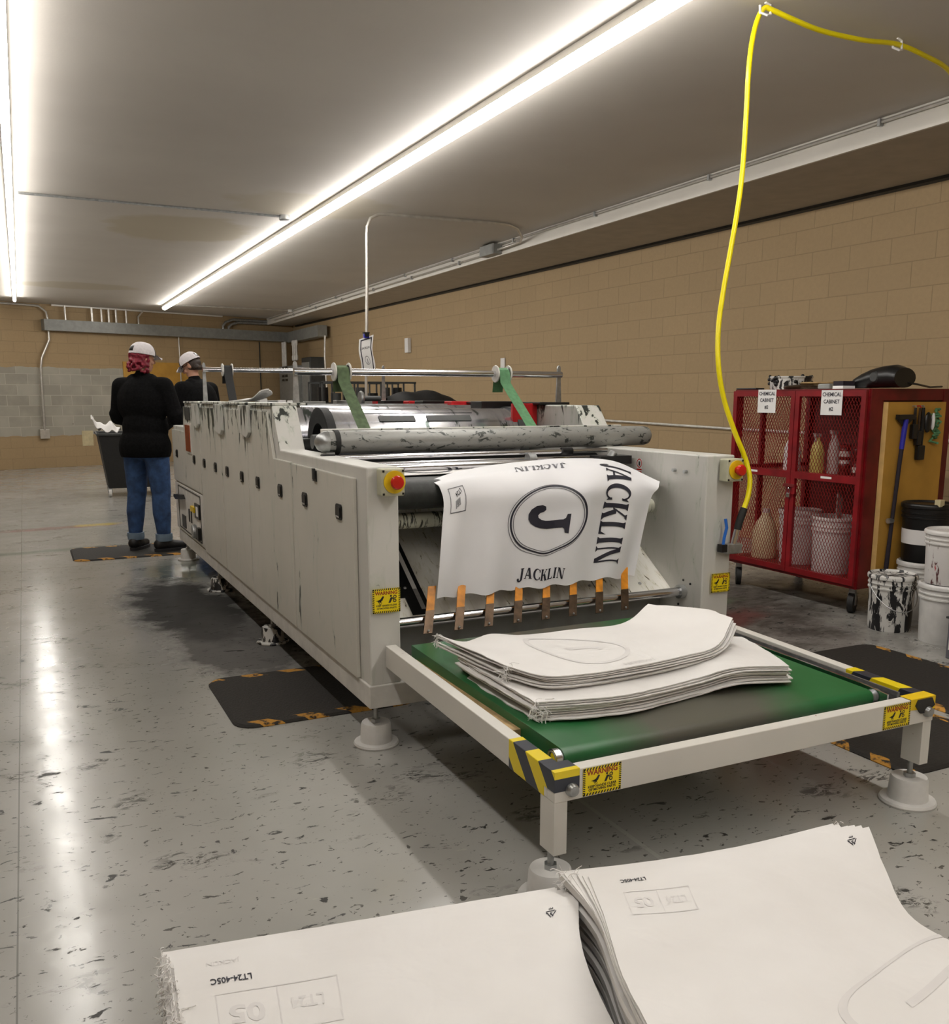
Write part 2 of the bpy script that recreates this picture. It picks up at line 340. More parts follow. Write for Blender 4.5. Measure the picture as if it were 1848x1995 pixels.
def tag(o, label=None, cat=None, group=None, kind=None):
    if label: o['label'] = label
    if cat: o['category'] = cat
    if group: o['group'] = group
    if kind: o['kind'] = kind
    return o
def thing(name, label, cat, loc=(0,0,0), rz=0, group=None):
    o = bpy.data.objects.new(name, None); COL.objects.link(o); o.empty_display_size = .1
    o.location = loc; o.rotation_euler = (0, 0, rz); return tag(o, label, cat, group)
def copy_tree(o, parent=None):
    c_ = o.copy(); COL.objects.link(c_)
    if parent is not None: c_.parent = parent
    for ch in [x for x in o.children]: copy_tree(ch, c_)
    return c_
def struct(o): o['kind'] = 'structure'; return o
def text_polys(txt, size=1, bold=0, align='CENTER', res=3):
    cu = bpy.data.curves.new('t', 'FONT'); cu.body = txt; cu.size = size; cu.align_x = align; cu.align_y = 'CENTER'; cu.offset = bold*size; cu.resolution_u = res
    o = bpy.data.objects.new('t', cu); COL.objects.link(o); bpy.context.view_layer.update()
    dg = bpy.context.evaluated_depsgraph_get(); me = bpy.data.meshes.new_from_object(o.evaluated_get(dg))
    vs = [tuple(q.co) for q in me.vertices]; fs = [tuple(p.vertices) for p in me.polygons]
    bpy.data.objects.remove(o); bpy.data.meshes.remove(me); bpy.data.curves.remove(cu)
    return vs, fs
def subdiv(vs, fs, cuts):
    bm = bmesh.new(); bv = [bm.verts.new(p) for p in vs]
    for f in fs:
        try: bm.faces.new([bv[i] for i in f])
        except ValueError: pass
    bmesh.ops.triangulate(bm, faces=bm.faces)
    for _ in range(cuts):
        bmesh.ops.subdivide_edges(bm, edges=bm.edges, cuts=1, use_grid_fill=True)
        bmesh.ops.triangulate(bm, faces=bm.faces)
    bm.verts.index_update(); r = [tuple(q.co) for q in bm.verts], [tuple(q.index for q in f.verts) for f in bm.faces]
    bm.free(); return r
def flat_text(mb, txt, T, size, mat, bold=0, align='CENTER', sx=1):
    vs, fs = text_polys(txt, size, bold, align); mb.add([(x*sx, y, 0) for x, y, z in vs], fs, mat, False, T)
def frame_T(o, ex, ey):
    ex = Vector(ex).normalized(); ey = Vector(ey).normalized(); ez = ex.cross(ey)
    return Matrix(((ex.x, ey.x, ez.x, o[0]), (ex.y, ey.y, ez.y, o[1]), (ex.z, ey.z, ez.z, o[2]), (0, 0, 0, 1)))
# Catmull-Rom patch through a grid of control points
def cr(p, t):
    n = len(p)-1; x = min(max(t, 0), 1)*n; i = min(int(x), n-1); f = x-i
    a, b, c_, d = p[max(i-1, 0)] if i > 0 else p[0]*2-p[1], p[i], p[i+1], p[i+2] if i+2 <= n else p[n]*2-p[n-1]
    return .5*((2*b)+(c_-a)*f+(2*a-5*b+4*c_-d)*f*f+(3*b-a-3*c_+d)*f*f*f)
class Patch:
    def __init__(s, rows, fn=None): s.rows = [[Vector(p) for p in r] for r in rows]; s.fn = fn
    def __call__(s, u, v):
        p = cr([cr(r, u) for r in s.rows], v)
        if s.fn: p = p + Vector(s.fn(u, v))
        return p
    def normal(s, u, v):
        e = .01; a = s(min(u+e, 1), v)-s(max(u-e, 0), v); b = s(u, min(v+e, 1))-s(u, max(v-e, 0))
        return a.cross(b).normalized()
def sheet(patch, th, nu=40, nv=18, rag=.0, seed=0, mat='bag', edge='bag_edge', upright=False):
    """thin closed bag following a patch, its edges slightly ragged"""
    rnd = random.Random(seed); mb = MB(); up = []; dn = []
    ru = [rnd.uniform(-rag, rag) for _ in range(nu+1)]; rv = [rnd.uniform(-rag, rag) for _ in range(nv+1)]
    flip = 1 if patch.normal(.5, .5).z + abs(patch.normal(.5, .5).y)*.01 > 0 else -1
    if upright: flip = 1 if patch.normal(.5, .8).y < 0 else -1
    for j in range(nv+1):
        for i in range(nu+1):
            u = i/nu; v = j/nv
            if j in (0, nv): v += ru[i]
            if i in (0, nu): u += rv[j]
            p = patch(i/nu, j/nv)+(patch(min(max(u, .001), .999), min(max(v, .001), .999))-patch(i/nu, j/nv))
            n_ = patch.normal(i/nu, j/nv)*flip
            up.append(p); dn.append(p-n_*th)
    W = nu+1; fs = [(j*W+i, j*W+i+1, (j+1)*W+i+1, (j+1)*W+i) for j in range(nv) for i in range(nu)]
    K = len(up); mb.add(up+dn, fs+[tuple(a+K for a in f)[::-1] for f in fs], mat, True)
    bd = [i for i in range(W)]+[j*W+nu for j in range(1, nv+1)]+[nv*W+i for i in range(nu-1, -1, -1)]+[j*W for j in range(nv-1, 0, -1)]
    mb.add(up+dn, [(bd[k], bd[(k+1) % len(bd)], bd[(k+1) % len(bd)]+K, bd[k]+K) for k in range(len(bd))], edge)
    mb.flip = flip
    return mb
def on_patch(mb, patch, vs, fs, mat, off=.0012):
    fl = getattr(mb, 'flip', 1)
    mb.add([patch(u, v)+patch.normal(u, v)*fl*off for u, v in vs], fs, mat, True)
def serif_polys(txt):
    """capitals drawn with thick and thin strokes and wedge serifs, 0.7 high, centred"""
    T_, t_ = .155, .055
    def q(x0, y0, x1, y1): return [(x0, y0), (x1, y0), (x1, y1), (x0, y1)]
    def st(x, w, s=.05): return [q(x, 0, x+w, .7), [(x-s, 0), (x+w+s, 0), (x+w, .075), (x, .075)], [(x-s, .7), (x, .625), (x+w, .625), (x+w+s, .7)]]
    def dg(xa, ya, xb, yb, w): return [(xa, ya), (xa+w, ya), (xb+w, yb), (xb, yb)]
    def arc(cx, cy, ro, ri, sh, a0, a1, n=18):
        o = []
        for i in range(n):
            a, b = [math.radians(a0+(a1-a0)*k/n) for k in (i, i+1)]
            o.append([(cx+ro[0]*math.cos(a), cy+ro[1]*math.sin(a)), (cx+ro[0]*math.cos(b), cy+ro[1]*math.sin(b)), (cx+sh+ri[0]*math.cos(b), cy+ri[1]*math.sin(b)), (cx+sh+ri[0]*math.cos(a), cy+ri[1]*math.sin(a))])
        return o
    G = {'I': (.33, st(.09, T_)), 'L': (.56, st(.09, T_)+[q(.09, 0, .50, .065), [(.40, .05), (.50, .05), (.53, .22)]]),
         'J': (.44, [q(.20, .05, .36, .7), [(.13, .7), (.20, .625), (.36, .625), (.43, .7)]]+arc(.14, .06, (.22, .22), (.06, .12), .0, 0, -150, 12)+[[(-.09, .04), (.0, .10), (.08, .07), (.10, .0), (-.05, -.06)]]),
         'N': (.72, [q(.10, 0, .155, .7), q(.55, 0, .605, .7), dg(.09, .7, .46, 0, .15), [(.02, 0), (.24, 0), (.15, .06), (.10, .06)], [(.02, .7), (.2, .7), (.2, .63), (.1, .63)], [(.47, .7), (.69, .7), (.60, .64), (.55, .64)]]),
         'K': (.66, st(.09, T_)+[dg(.23, .30, .50, .68, .07), dg(.28, .40, .47, 0, .17), [(.42, .7), (.64, .7), (.57, .63), (.48, .63)], [(.42, 0), (.69, 0), (.63, .06), (.45, .06)]]),
         'A': (.70, [dg(.09, 0, .29, .7, .065), dg(.46, 0, .27, .7, .17), q(.17, .19, .50, .25), [(.02, 0), (.24, 0), (.16, .06), (.09, .06)], [(.40, 0), (.70, 0), (.62, .06), (.46, .06)]]),
         'C': (.66, arc(.36, .35, (.32, .37), (.20, .31), .05, 38, 322, 26)+[[(.56, .48), (.64, .50), (.65, .70), (.58, .62)], [(.56, .2), (.64, .22), (.65, .04), (.58, .1)]])}
    x = 0; vs = []; fs = []
    for ch in txt:
        a, polys = G[ch]
        for p in polys: fs.append(tuple(range(len(vs), len(vs)+len(p)))); vs += [(px+x, py, 0) for px, py in p]
        x += a
    return [(a-x/2, b-.35, 0) for a, b, c_ in vs], fs
def print_serif(mb, patch, txt, cu, cv, su, sv, ang, mat, cuts=1, off=.0012):
    vs, fs = serif_polys(txt); vs, fs = subdiv(vs, fs, cuts); ca, sa = math.cos(ang), math.sin(ang)
    on_patch(mb, patch, [(cu+(x*ca-y*sa)*su, cv-(x*sa+y*ca)*sv) for x, y, z in vs], fs, mat, off)
def print_text(mb, patch, txt, cu, cv, su, sv, ang, mat, bold=.02, cuts=1, off=.0012):
    """su, sv: size of one text unit along u and v; ang turns the text in the sheet"""
    vs, fs = text_polys(txt, 1, bold); vs, fs = subdiv(vs, fs, cuts); ca, sa = math.cos(ang), math.sin(ang)
    on_patch(mb, patch, [(cu+(x*ca-y*sa)*su, cv-(x*sa+y*ca)*sv) for x, y, z in vs], fs, mat, off)
def print_ring(mb, patch, cu, cv, ru, rv, w, mat, n=64, off=.0012):
    vs = []
    for j in range(n):
        q = 2*PI*j/n
        for k in (1, 1-w): vs.append((cu+ru*k*math.cos(q), cv+rv*k*math.sin(q)))
    on_patch(mb, patch, vs, [(2*j, 2*j+1, (2*j+3) % (2*n), (2*j+2) % (2*n)) for j in range(n)], mat, off)
def print_poly(mb, patch, poly, fs, mat, cuts=1, off=.0012):
    vs, f2 = subdiv([(x, y, 0) for x, y in poly], fs, cuts); on_patch(mb, patch, [(x, y) for x, y, z in vs], f2, mat, off)
# ================================================================ the room
CZ = 3.12
WR = lambda y: 6.33-.034*(y-5.28)          # right wall
WB = lambda x: 19.6+.32*(x+.4)             # back wall
XL, Y0 = -5.2, -3.5
mb = MB().add([(XL-.1, Y0-.1, 0), (WR(Y0)+.2, Y0-.1, 0), (WR(22)+.2, WB(6)+.2, 0), (XL-.1, WB(XL)+.2, 0)], [(0, 1, 2, 3)])
mb.v += [(x, y, -.2) for x, y, z in mb.v[:4]]; mb.f += [[7, 6, 5, 4], [0, 4, 5, 1], [1, 5, 6, 2], [2, 6, 7, 3], [3, 7, 4, 0]]; mb.m += [0]*5; mb.sm += [False]*5
struct(mb.build('floor', 'floor'))
mb = MB().add([(XL-.1, Y0-.1, CZ), (WR(Y0)+.2, Y0-.1, CZ), (WR(22)+.2, WB(6)+.2, CZ), (XL-.1, WB(XL)+.2, CZ)], [(0, 3, 2, 1)])
mb.v += [(x, y, CZ+.2) for x, y, z in mb.v[:4]]; mb.f += [[4, 5, 6, 7], [0, 1, 5, 4], [1, 2, 6, 5], [2, 3, 7, 6], [3, 0, 4, 7]]; mb.m += [0]*5; mb.sm += [False]*5
struct(mb.build('ceiling', 'ceiling'))
def wall(name, a, b, mat):      # local x from a to b, thickness away from the room (local +y)
    a = Vector((*a, 0)); b = Vector((*b, 0)); L_ = (b-a).length
    o = MB().box((0, 0, 0), (L_, .15, CZ)).build(name, mat); o.location = a
    o.rotation_euler = (0, 0, math.atan2(b.y-a.y, b.x-a.x)); return struct(o)
wall('wall_back', (XL-.6, WB(XL-.6)), (5.95, WB(5.95)), 'wall_back')
wall('wall_right', (WR(21.6), 21.6), (WR(Y0), Y0), 'wall_tan')
wall('wall_left', (XL, Y0), (XL, WB(XL)), 'wall_tan')
wall('wall_front', (WR(Y0)+.1, Y0), (XL-.1, Y0), 'wall_tan')
# dropped soffit along the right wall, with its pale face board
mb = MB().prism([(5.13, CZ), (5.13, 2.985), (6.6, 2.985), (6.6, CZ)], lambda p, q, a: (p, a, q), Y0, 21.4, 'soffit')
struct(mb.build('trim_1', 'soffit'))
mb = MB().box((5.105, Y0, 2.975), (5.128, 21.3, CZ), 'fascia'); struct(mb.build('trim_2', 'fascia'))
mb = MB()     # dark gap line and angle where the soffit meets the wall
n_ = 24
for i in range(n_):
    y0 = Y0+i*(21.3-Y0)/n_; y1 = Y0+(i+1)*(21.3-Y0)/n_
    mb.add([(WR(y0)-.035, y0, 2.99), (WR(y1)-.035, y1, 2.99), (WR(y1)-.035, y1, 2.962), (WR(y0)-.035, y0, 2.962), (WR(y0), y0, 2.95), (WR(y1), y1, 2.95)], [(0, 1, 2, 3), (3, 2, 5, 4)], 'dark_grey')
struct(mb.build('trim_3', 'dark_grey'))
# ---------------------------------------------------------------- strip lights
def strip_light(name, x0, x1, ya, yb, label, w_=.055):
    t = thing(name, label, 'light', (x0, ya, CZ))
    X = lambda y: x0+(x1-x0)*(y-ya)/(yb-ya)
    h = MB(); d = MB()
    prof = [(-w_*.62, -.001), (-w_*.78, -.045), (w_*.78, -.045), (w_*.62, -.001)]
    h.prism(prof, lambda p, q, a: (X(a)+p, a, CZ+q), ya, yb, 'fascia')
    h.build('housing', 'fascia', t)
    lens = [(w_*.76*math.cos(q), -.060-.034*math.sin(q)) for q in [PI*k/10 for k in range(11)]]
    lens = [(w_*.76, -.0455)]+lens+[(-w_*.76, -.0455)]
    d.prism(lens[::-1], lambda p, q, a: (X(a)+p, a, CZ+q), ya+.01, yb-.005, 'lamp', True)
    d.build('diffuser', 'lamp', t)
    return t
strip_light('strip_light', 2.735, 2.60, -3.2, 19.1, 'long continuous white strip light running above the printing press to the back wall')
strip_light('strip_light', .065, .0, -3.2, 18.7, 'long continuous white strip light at the left edge, above the open floor', .034)
# ---------------------------------------------------------------- conduits and boxes on the ceiling
def pipe(name, pts, r, label, cat='pipe', mat='conduit', group=None, n=8, clips=None):
    o = MB().tube(pts, r, n, mat).build(name, mat); return tag(o, label, cat, group)
t = thing('ceiling_conduit', 'thin metal conduit crossing the ceiling between the two strip lights', 'conduit', (.1, 9.33, CZ))
MB().tube([(.1, 9.31, CZ-.012), (1.2, 9.33, CZ-.014), (2.42, 9.35, CZ-.012)], .011, 8, 'galv').build('conduit_pipe', 'galv', t)
MB().lathe([(0, -.05), (.045, -.05), (.055, -.04), (.055, 0), (0, 0)], (2.46, 9.35, CZ), 20, 'galv').build('junction_box', 'galv', t)
t = thing('ceiling_conduit', 'faint short conduit on the ceiling past the far end of the long strip light', 'conduit', (2.7, 18.6, CZ))
MB().tube([(2.7, 18.9, CZ-.012), (5.0, 19.0, CZ-.012)], .012, 8, 'conduit').build('conduit_pipe', 'conduit', t)
MB().lathe([(0, -.05), (.05, -.05), (.06, 0), (0, 0)], (5.05, 19.0, CZ), 16, 'white_plain').build('end_cap', 'white_plain', t)
# conduit along the top of the pale face board
t = thing('wall_conduit', 'long metal conduit running along the top edge of the pale ceiling beam', 'conduit', (5.09, 0, 3.09))
MB().tube([(5.09, Y0+.1, 3.092), (5.09, 21.0, 3.092)], .012, 8, 'conduit').build('conduit_pipe', 'conduit', t)
for k in range(12):
    y = 1.2+k*1.65
    MB().box((5.07, y, 3.066), (5.106, y+.022, 3.11), 'galv').build('pipe_clip', 'galv', t)
t = thing('wall_conduit', 'lower metal conduit on the pale ceiling beam, left of the grey junction box', 'conduit', (5.09, 10.1, 3.02))
MB().tube([(5.09, 10.1, 3.025), (5.09, 20.5, 3.025)], .011, 8, 'conduit').build('conduit_pipe', 'conduit', t)
for k in range(6):
    y = 10.9+k*1.6
    MB().box((5.07, y, 3.0), (5.106, y+.022, 3.045), 'galv').build('pipe_clip', 'galv', t)
# junction box with the conduit that drops to the press
t = thing('junction_box', 'grey square junction box on the pale ceiling beam', 'box', (5.05, 9.95, 3.0))
MB().box((4.99, 9.78, 2.985), (5.104, 10.14, 3.10), 'grey_metal').build('box_body', 'grey_metal', t, .004)
MB().box((4.985, 9.80, 2.99), (4.99, 10.12, 3.095), 'grey_metal').build('cover_plate', 'grey_metal', t)
t = thing('drop_conduit', 'bent metal conduit that leaves the junction box and drops straight down behind the press', 'conduit', (3.1, 8.75, 0))
pts = [(5.05, 9.78, 3.03), (5.06, 9.45, 3.035), (5.05, 9.25, 3.04), (4.98, 9.08, 3.06), (4.80, 8.85, CZ-.025), (4.62, 8.70, CZ-.022), (4.4, 8.69, CZ-.02), (3.34, 8.75, CZ-.02), (3.22, 8.75, CZ-.03), (3.14, 8.75, CZ-.07), (3.105, 8.75, CZ-.15), (3.10, 8.75, CZ-.24), (3.09, 8.75, 2.4), (3.06, 8.75, 1.5), (3.06, 8.75, .95)]
MB().tube(pts, .0155, 10, 'conduit').build('conduit_pipe', 'conduit', t)
MB().box((2.98, 8.70, .72), (3.14, 8.80, .96), 'grey_metal').build('outlet_box', 'grey_metal', t, .004)
MB().box((2.99, 8.76, 0), (3.12, 8.80, .72), 'grey_metal').build('stand_post', 'grey_metal', t)
# proof sheet clipped to that conduit
t = thing('proof_strip', 'narrow white proof strip with dark side borders hung by a blue clip from the conduit', 'paper', (3.06, 8.72, 1.7))
pp = Patch([[(3.06-.075*c_, 8.715, 1.935+.025*s_) for c_, s_ in ((1, -1), (0, 0), (-1, 1))], [(3.06-.07*c_-.015, 8.70, 1.80+.012*s_) for c_, s_ in ((1, -1), (0, 0), (-1, 1))],
            [(3.07-.072*c_, 8.70, 1.67) for c_ in (1, 0, -1)], [(3.065-.07*c_, 8.71, 1.56) for c_ in (1, 0, -1)]])
sm_ = sheet(pp, .0012, 6, 14, 0, 1, 'paper', 'paper', True)
for q in ((.1, .04, .17, 1), (.83, .04, .90, 1), (.1, .04, .9, .07)):
    print_poly(sm_, pp, [(q[0], q[1]), (q[2], q[1]), (q[2], q[3]), (q[0], q[3])], [(0, 1, 2, 3)], 'print', 2, .002)
print_text(sm_, pp, 'JACKLIN', .5, .26, .15, .07, 0, 'print', .02, 0, .002)
print_ring(sm_, pp, .5, .56, .17, .11, .12, 'print', 24, .002); print_text(sm_, pp, 'J', .5, .57, .22, .13, 0, 'print', .03, 0, .002)
sm_.build('paper_sheet', 'paper', t)
MB().box((3.035, 8.70, 1.925), (3.085, 8.74, 1.98), 'navy_clip').add([(3.03, 8.695, 1.98), (3.09, 8.695, 1.98), (3.075, 8.695, 1.935), (3.045, 8.695, 1.935), (3.03, 8.745, 1.98), (3.09, 8.745, 1.98), (3.075, 8.745, 1.935), (3.045, 8.745, 1.935)], [(0, 1, 2, 3), (7, 6, 5, 4), (0, 4, 5, 1), (1, 5, 6, 2), (2, 6, 7, 3), (3, 7, 4, 0)], 'black').build('binder_clip', 'navy_clip', t)
# ---------------------------------------------------------------- back wall services
def bw(x, off, z): # a point in front of the back wall
    return (x+off*.305, WB(x)-off*.952, z)
t = thing('wireway', 'long grey metal trunking high on the back wall, turning onto the right wall', 'trunking', bw(.5, .1, 2.6))
mb = MB(); a = bw(.42, .0, 2.6); b = bw(5.72, .0, 2.6)
for (o0, o1, z0, z1) in ((.0, .17, 2.62, 2.83),):
    mb.add([bw(.42, o0, z0), bw(5.55, o0, z0), bw(5.55, o1, z0), bw(.42, o1, z0), bw(.42, o0, z1), bw(5.55, o0, z1), bw(5.55, o1, z1), bw(.42, o1, z1)], [(0, 3, 2, 1), (4, 5, 6, 7), (0, 1, 5, 4), (1, 2, 6, 5), (2, 3, 7, 6), (3, 0, 4, 7)], 'grey_metal')
mb.build('long_duct', 'grey_metal', t)
MB().box((5.58, 18.9, 2.6), (5.78, 21.35, 2.83), 'grey_metal').build('corner_duct', 'grey_metal', t)
k = 0
for x, r_, bend in ((.83, .018, 0), (1.32, .022, 0), (1.50, .018, 0), (1.64, .02, 0), (1.78, .022, 0), (1.98, .02, 0), (2.22, .018, .1)):
    pts = [bw(x, .09, 2.83), bw(x, .09, 2.98), bw(x+bend, .09, CZ-.02)]
    tag(MB().tube(pts, r_, 8, 'conduit').build('conduit_riser', 'conduit'), 'short conduit between the grey back wall trunking and the ceiling', 'conduit', 'conduit risers above the back wall trunking')
tag(MB().box((0, 0, 0), (3.6, .03, .03), 'fascia', frame_T(bw(.6, .09, CZ-.035), (.952, .305, 0), (-.305, .952, 0))).build('white_rail', 'fascia'), 'thin white rail under the ceiling above the back wall trunking', 'rail')
pipe('wall_pipe', [bw(-2.5, .06, CZ-.04), bw(.1, .06, CZ-.04), bw(.38, .06, 3.07), bw(.5, .06, 2.97), bw(.52, .06, 2.83), bw(.52, .06, 2.62), bw(.52, .06, 2.45), bw(.36, .06, 2.1), bw(.33, .06, 1.9), bw(.31, .06, .72)], .022, 'bent metal conduit running down the left of the back wall to a small box')
tag(MB().box((-.09, -.05, -.09), (.09, .0, .09), 'conduit', frame_T(bw(.31, .02, .66), (.952, .305, 0), (-.305, .952, 0))).build('outlet_box', 'conduit', None, .005), 'small pale outlet box at the foot of the back wall conduit', 'box')
pipe('wall_pipe', [bw(3.05, .05, 2.62), bw(3.05, .05, 1.3)], .014, 'thin vertical conduit on the back wall between the two people')
for r_, o_ in ((.04, 0), (.03, .12)):
    pass
t = thing('bent_conduits', 'pair of dark bent conduits at the ceiling above the right of the back wall trunking', 'conduit', bw(4.0, .1, 2.83))
for o_ in (0, .13):
    MB().tube([bw(4.02+o_, .1, 2.83), bw(4.02+o_, .1, 2.90-o_*.2), bw(4.09+o_, .1, 2.98-o_*.3), bw(4.25+o_, .1, 3.04-o_*.4), bw(5.1, .1, 3.05-o_*.4)], .03, 10, 'galv').build('conduit_pipe', 'galv', t)
tag(MB().box((0, -.02, 0), (1.45, 0, 1.0), 'plywood', frame_T(bw(1.88, .005, 1.08), (.952, .305, 0), (-.305, .952, 0))).build('plywood_sheet', 'plywood'), 'orange brown plywood panel on the back wall behind the two people', 'panel')
tag(MB().box((0, -.015, 0), (.02, 0, 2.5), 'seam', frame_T(bw(4.9, .005, .1), (.952, .305, 0), (-.305, .952, 0))).build('wall_joint', 'seam'), 'dark vertical joint in the back wall right of the people', 'joint')
tag(MB().box((0, -.004, 0), (.22, 0, .3), 'pail_cream', frame_T(bw(1.0, .003, .4), (.952, .305, 0), (-.305, .952, 0))).build('paint_patch', 'pail_cream'), 'small pale cream paint patch low on the back wall', 'patch')
# ---------------------------------------------------------------- electrical cabinets by the corner
t = thing('electrical_cabinet', 'tall grey electrical cabinet with louvred front in the far right corner', 'cabinet', (5.6, 20.7, 0))
MB().box((5.35, 20.0, 0), (5.77, 21.3, 2.05), 'grey_metal').build('body', 'grey_metal', t, .01)
mb = MB()
for i in range(4):
    for j in range(2): mb.box((5.342, 20.55+j*.28, 1.72+i*.09), (5.35, 20.75+j*.28, 1.77+i*.09), 'black')
mb.build('louvres', 'black', t)
MB().box((5.335, 20.03, .1), (5.35, 20.46, 1.98), 'grey_metal').build('door', 'grey_metal', t, .004)
MB().box((5.325, 20.22, 1.1), (5.335, 20.27, 1.3), 'white_plain').build('door_handle', 'white_plain', t)
t = thing('electrical_cabinet', 'narrower grey electrical cabinet beside the louvred one, on the right wall', 'cabinet', (5.6, 19.4, 0))
MB().box((5.5, 19.25, .0), (5.81, 19.92, 2.2), 'dark_grey').build('body', 'dark_grey', t, .01)
MB().box((5.485, 19.3, .1), (5.5, 19.87, 2.1), 'grey_metal').build('door', 'grey_metal', t, .004)
for j in range(3):
    tag(MB().tube([(5.45, 21.3-j*.12, 2.6), (5.45, 21.3-j*.12, 1.9), (5.4, 21.3-j*.12, 1.2)], .026, 8, 'white_plain').build('white_conduit', 'white_plain'), 'long white conduit dropping from the corner trunking', 'conduit', 'long white conduits in the corner')
for j in range(3):
    tag(MB().lathe([(.02, 2.6), (.034, 2.58), (.034, 2.5), (.022, 2.48), (.022, 2.28), (.034, 2.26), (.034, 2.18), (.02, 2.16), (0, 2.16)], (5.48, 20.5-j*.14, 0), 10, 'white_plain').build('white_conduit', 'white_plain'), 'short white conduit between the corner trunking and the grey cabinet', 'conduit', 'short white conduits above the cabinet')
pipe('wall_pipe', [(5.72, 18.85, 2.62), (5.70, 18.85, 2.2), (5.72, 18.8, 1.2), (5.72, 18.8, .2)], .022, 'thin tan conduit on the right wall beside the grey trunking end')
# things on the right wall
def rwbox(name, y, z, w_, h_, d, mat, label, cat='box'):
    x = WR(y)
    return tag(MB().box((x-d, y-w_/2, z-h_/2), (x-.001, y+w_/2, z+h_/2), mat).build(name, mat, None, .004), label, cat)
rwbox('thermostat', 14.9, 2.23, .15, .24, .06, 'paper', 'small white wall device high on the tan block wall', 'device')
rwbox('notice', 11.65, 1.80, .12, .2, .02, 'paper', 'small white notice on the block wall behind the roller bar', 'notice')
rwbox('outlet_box', 9.35, 1.09, .13, .17, .07, 'dark_grey', 'dark outlet box on the block wall at the left end of the wall conduit')
for k in range(2): rwbox('outlet_cover', 9.62+k*.13, 1.09, .09, .2, .05, 'paper', 'white rounded outlet cover beside the dark wall outlet box', 'outlet')['group'] = 'white outlet covers'
pipe('wall_pipe', [(WR(y)-.02, y, z) for y, z in ((11, 1.095), (9.3, 1.09), (7.06, 1.05), (5, 1.03), (3.9, 1.02))], .014, 'horizontal metal conduit along the right block wall towards the red cabinet')
# ================================================================ the printing press
X0, X1 = 1.106, 2.855      # outer faces
press = thing('printing_press', 'long white ink-stained printing press with side doors, rollers and a delivery end', 'machine', (1.98, 5.6, 0))
P = press
def yz(poly, xa, xb, mb, mat, sm_=False): return mb.prism(poly, lambda p, q, a: (a, p, q), xa, xb, mat, sm_)
profL = [(3.2, .26), (8.06, .26), (8.06, 1.125), (7.42, 1.125), (7.40, 1.31), (4.60, 1.31), (4.47, 1.098), (3.2, 1.098)]
yz(profL, 1.112, 1.238, MB(), 'white_paint').build('side_frame', 'white_paint', P, .006)
profR = [(3.2, .26), (8.06, .26), (8.06, 1.125), (7.42, 1.125), (7.40, 1.31), (4.30, 1.31), (4.13, 1.098), (3.2, 1.098)]
yz(profR, 2.70, 2.855, MB(), 'white_paint').build('side_frame', 'white_paint', P, .006)
mb = MB(); mb.box((1.104, 3.19, .172), (1.25, 8.0, .262), 'white_plain').box((2.69, 3.19, .172), (2.857, 8.0, .262), 'white_plain').box((1.25, 3.19, .172), (2.69, 3.29, .262), 'white_plain').box((1.25, 7.9, .172), (2.69, 8.0, .262), 'white_plain')
mb.build('base_frame', 'white_plain', P, .004)
# floor pan, cross panels inside
MB().box((1.238, 4.3, .26), (2.70, 8.0, .30), 'dark_grey').build('bottom_pan', 'dark_grey', P)
MB().box((1.238, 8.0, .28), (2.70, 8.05, 1.12), 'white_paint').build('end_panel', 'white_paint', P)
MB().box((1.24, 3.50, .27), (2.70, 3.53, .445), 'grey_metal').build('cross_panel', 'grey_metal', P)
# doors on the near side
def door(poly, hy, name='door'):
    d = yz(poly, 1.094, 1.111, MB(), 'white_door').build(name, 'white_door', P, .004)
    for y in hy:
        mb = MB()
        pr = [(y-.036, .882), (y-.036, .928), (y-.026, .936), (y+.026, .936), (y+.036, .928), (y+.036, .882), (y+.026, .874), (y-.026, .874)]
        yz(pr, 1.088, 1.095, mb, 'black')
        pr2 = [(a*.74+y*.26, b*.76+.905*.24) for a, b in pr]
        yz(pr2, 1.0845, 1.089, mb, 'black'); mb.box((1.083, y-.022, .884), (1.0875, y+.022, .890), 'chrome')
        mb.build('door_handle', 'black', d)
    return d
door([(3.31, .265), (4.195, .265), (4.195, 1.052), (3.31, 1.052)], [3.479, 3.975])
door([(4.215, .265), (5.12, .265), (5.12, 1.285), (4.66, 1.285), (4.545, 1.055), (4.215, 1.055)], [4.415, 4.895])
door([(5.145, .265), (5.878, .265), (5.878, 1.285), (5.145, 1.285)], [5.295, 5.722])
door([(5.902, .265), (6.675, .265), (6.675, 1.285), (5.902, 1.285)], [6.108, 6.522])
d5 = door([(6.70, .675), (8.04, .675), (8.04, 1.095), (7.40, 1.095), (7.38, 1.285), (6.70, 1.285)], [6.945, 7.793])
# raised splashed guards between the units, with the narrow top lids
for y, h in ((5.80, 1.125), (5.05, 1.135), (6.66, 1.14)):
    yz([(y-.03, 1.31), (y-.045, h+.03), (y+.02, h), (y+.18, h+.02), (y+.20, 1.31)], 1.075, 1.094, MB(), 'white_paint').build('edge_guard', 'white_paint', P, .004)
for y0, y1 in ((4.62, 5.10), (5.16, 5.84), (5.92, 6.62), (6.72, 7.38)):
    MB().box((1.100, y0, 1.311), (1.30, y1, 1.325), 'white_paint').build('top_lid', 'white_paint', P, .003)
    MB().box((2.66, y0, 1.311), (2.86, y1, 1.325), 'black').build('top_lid', 'black', P, .003)
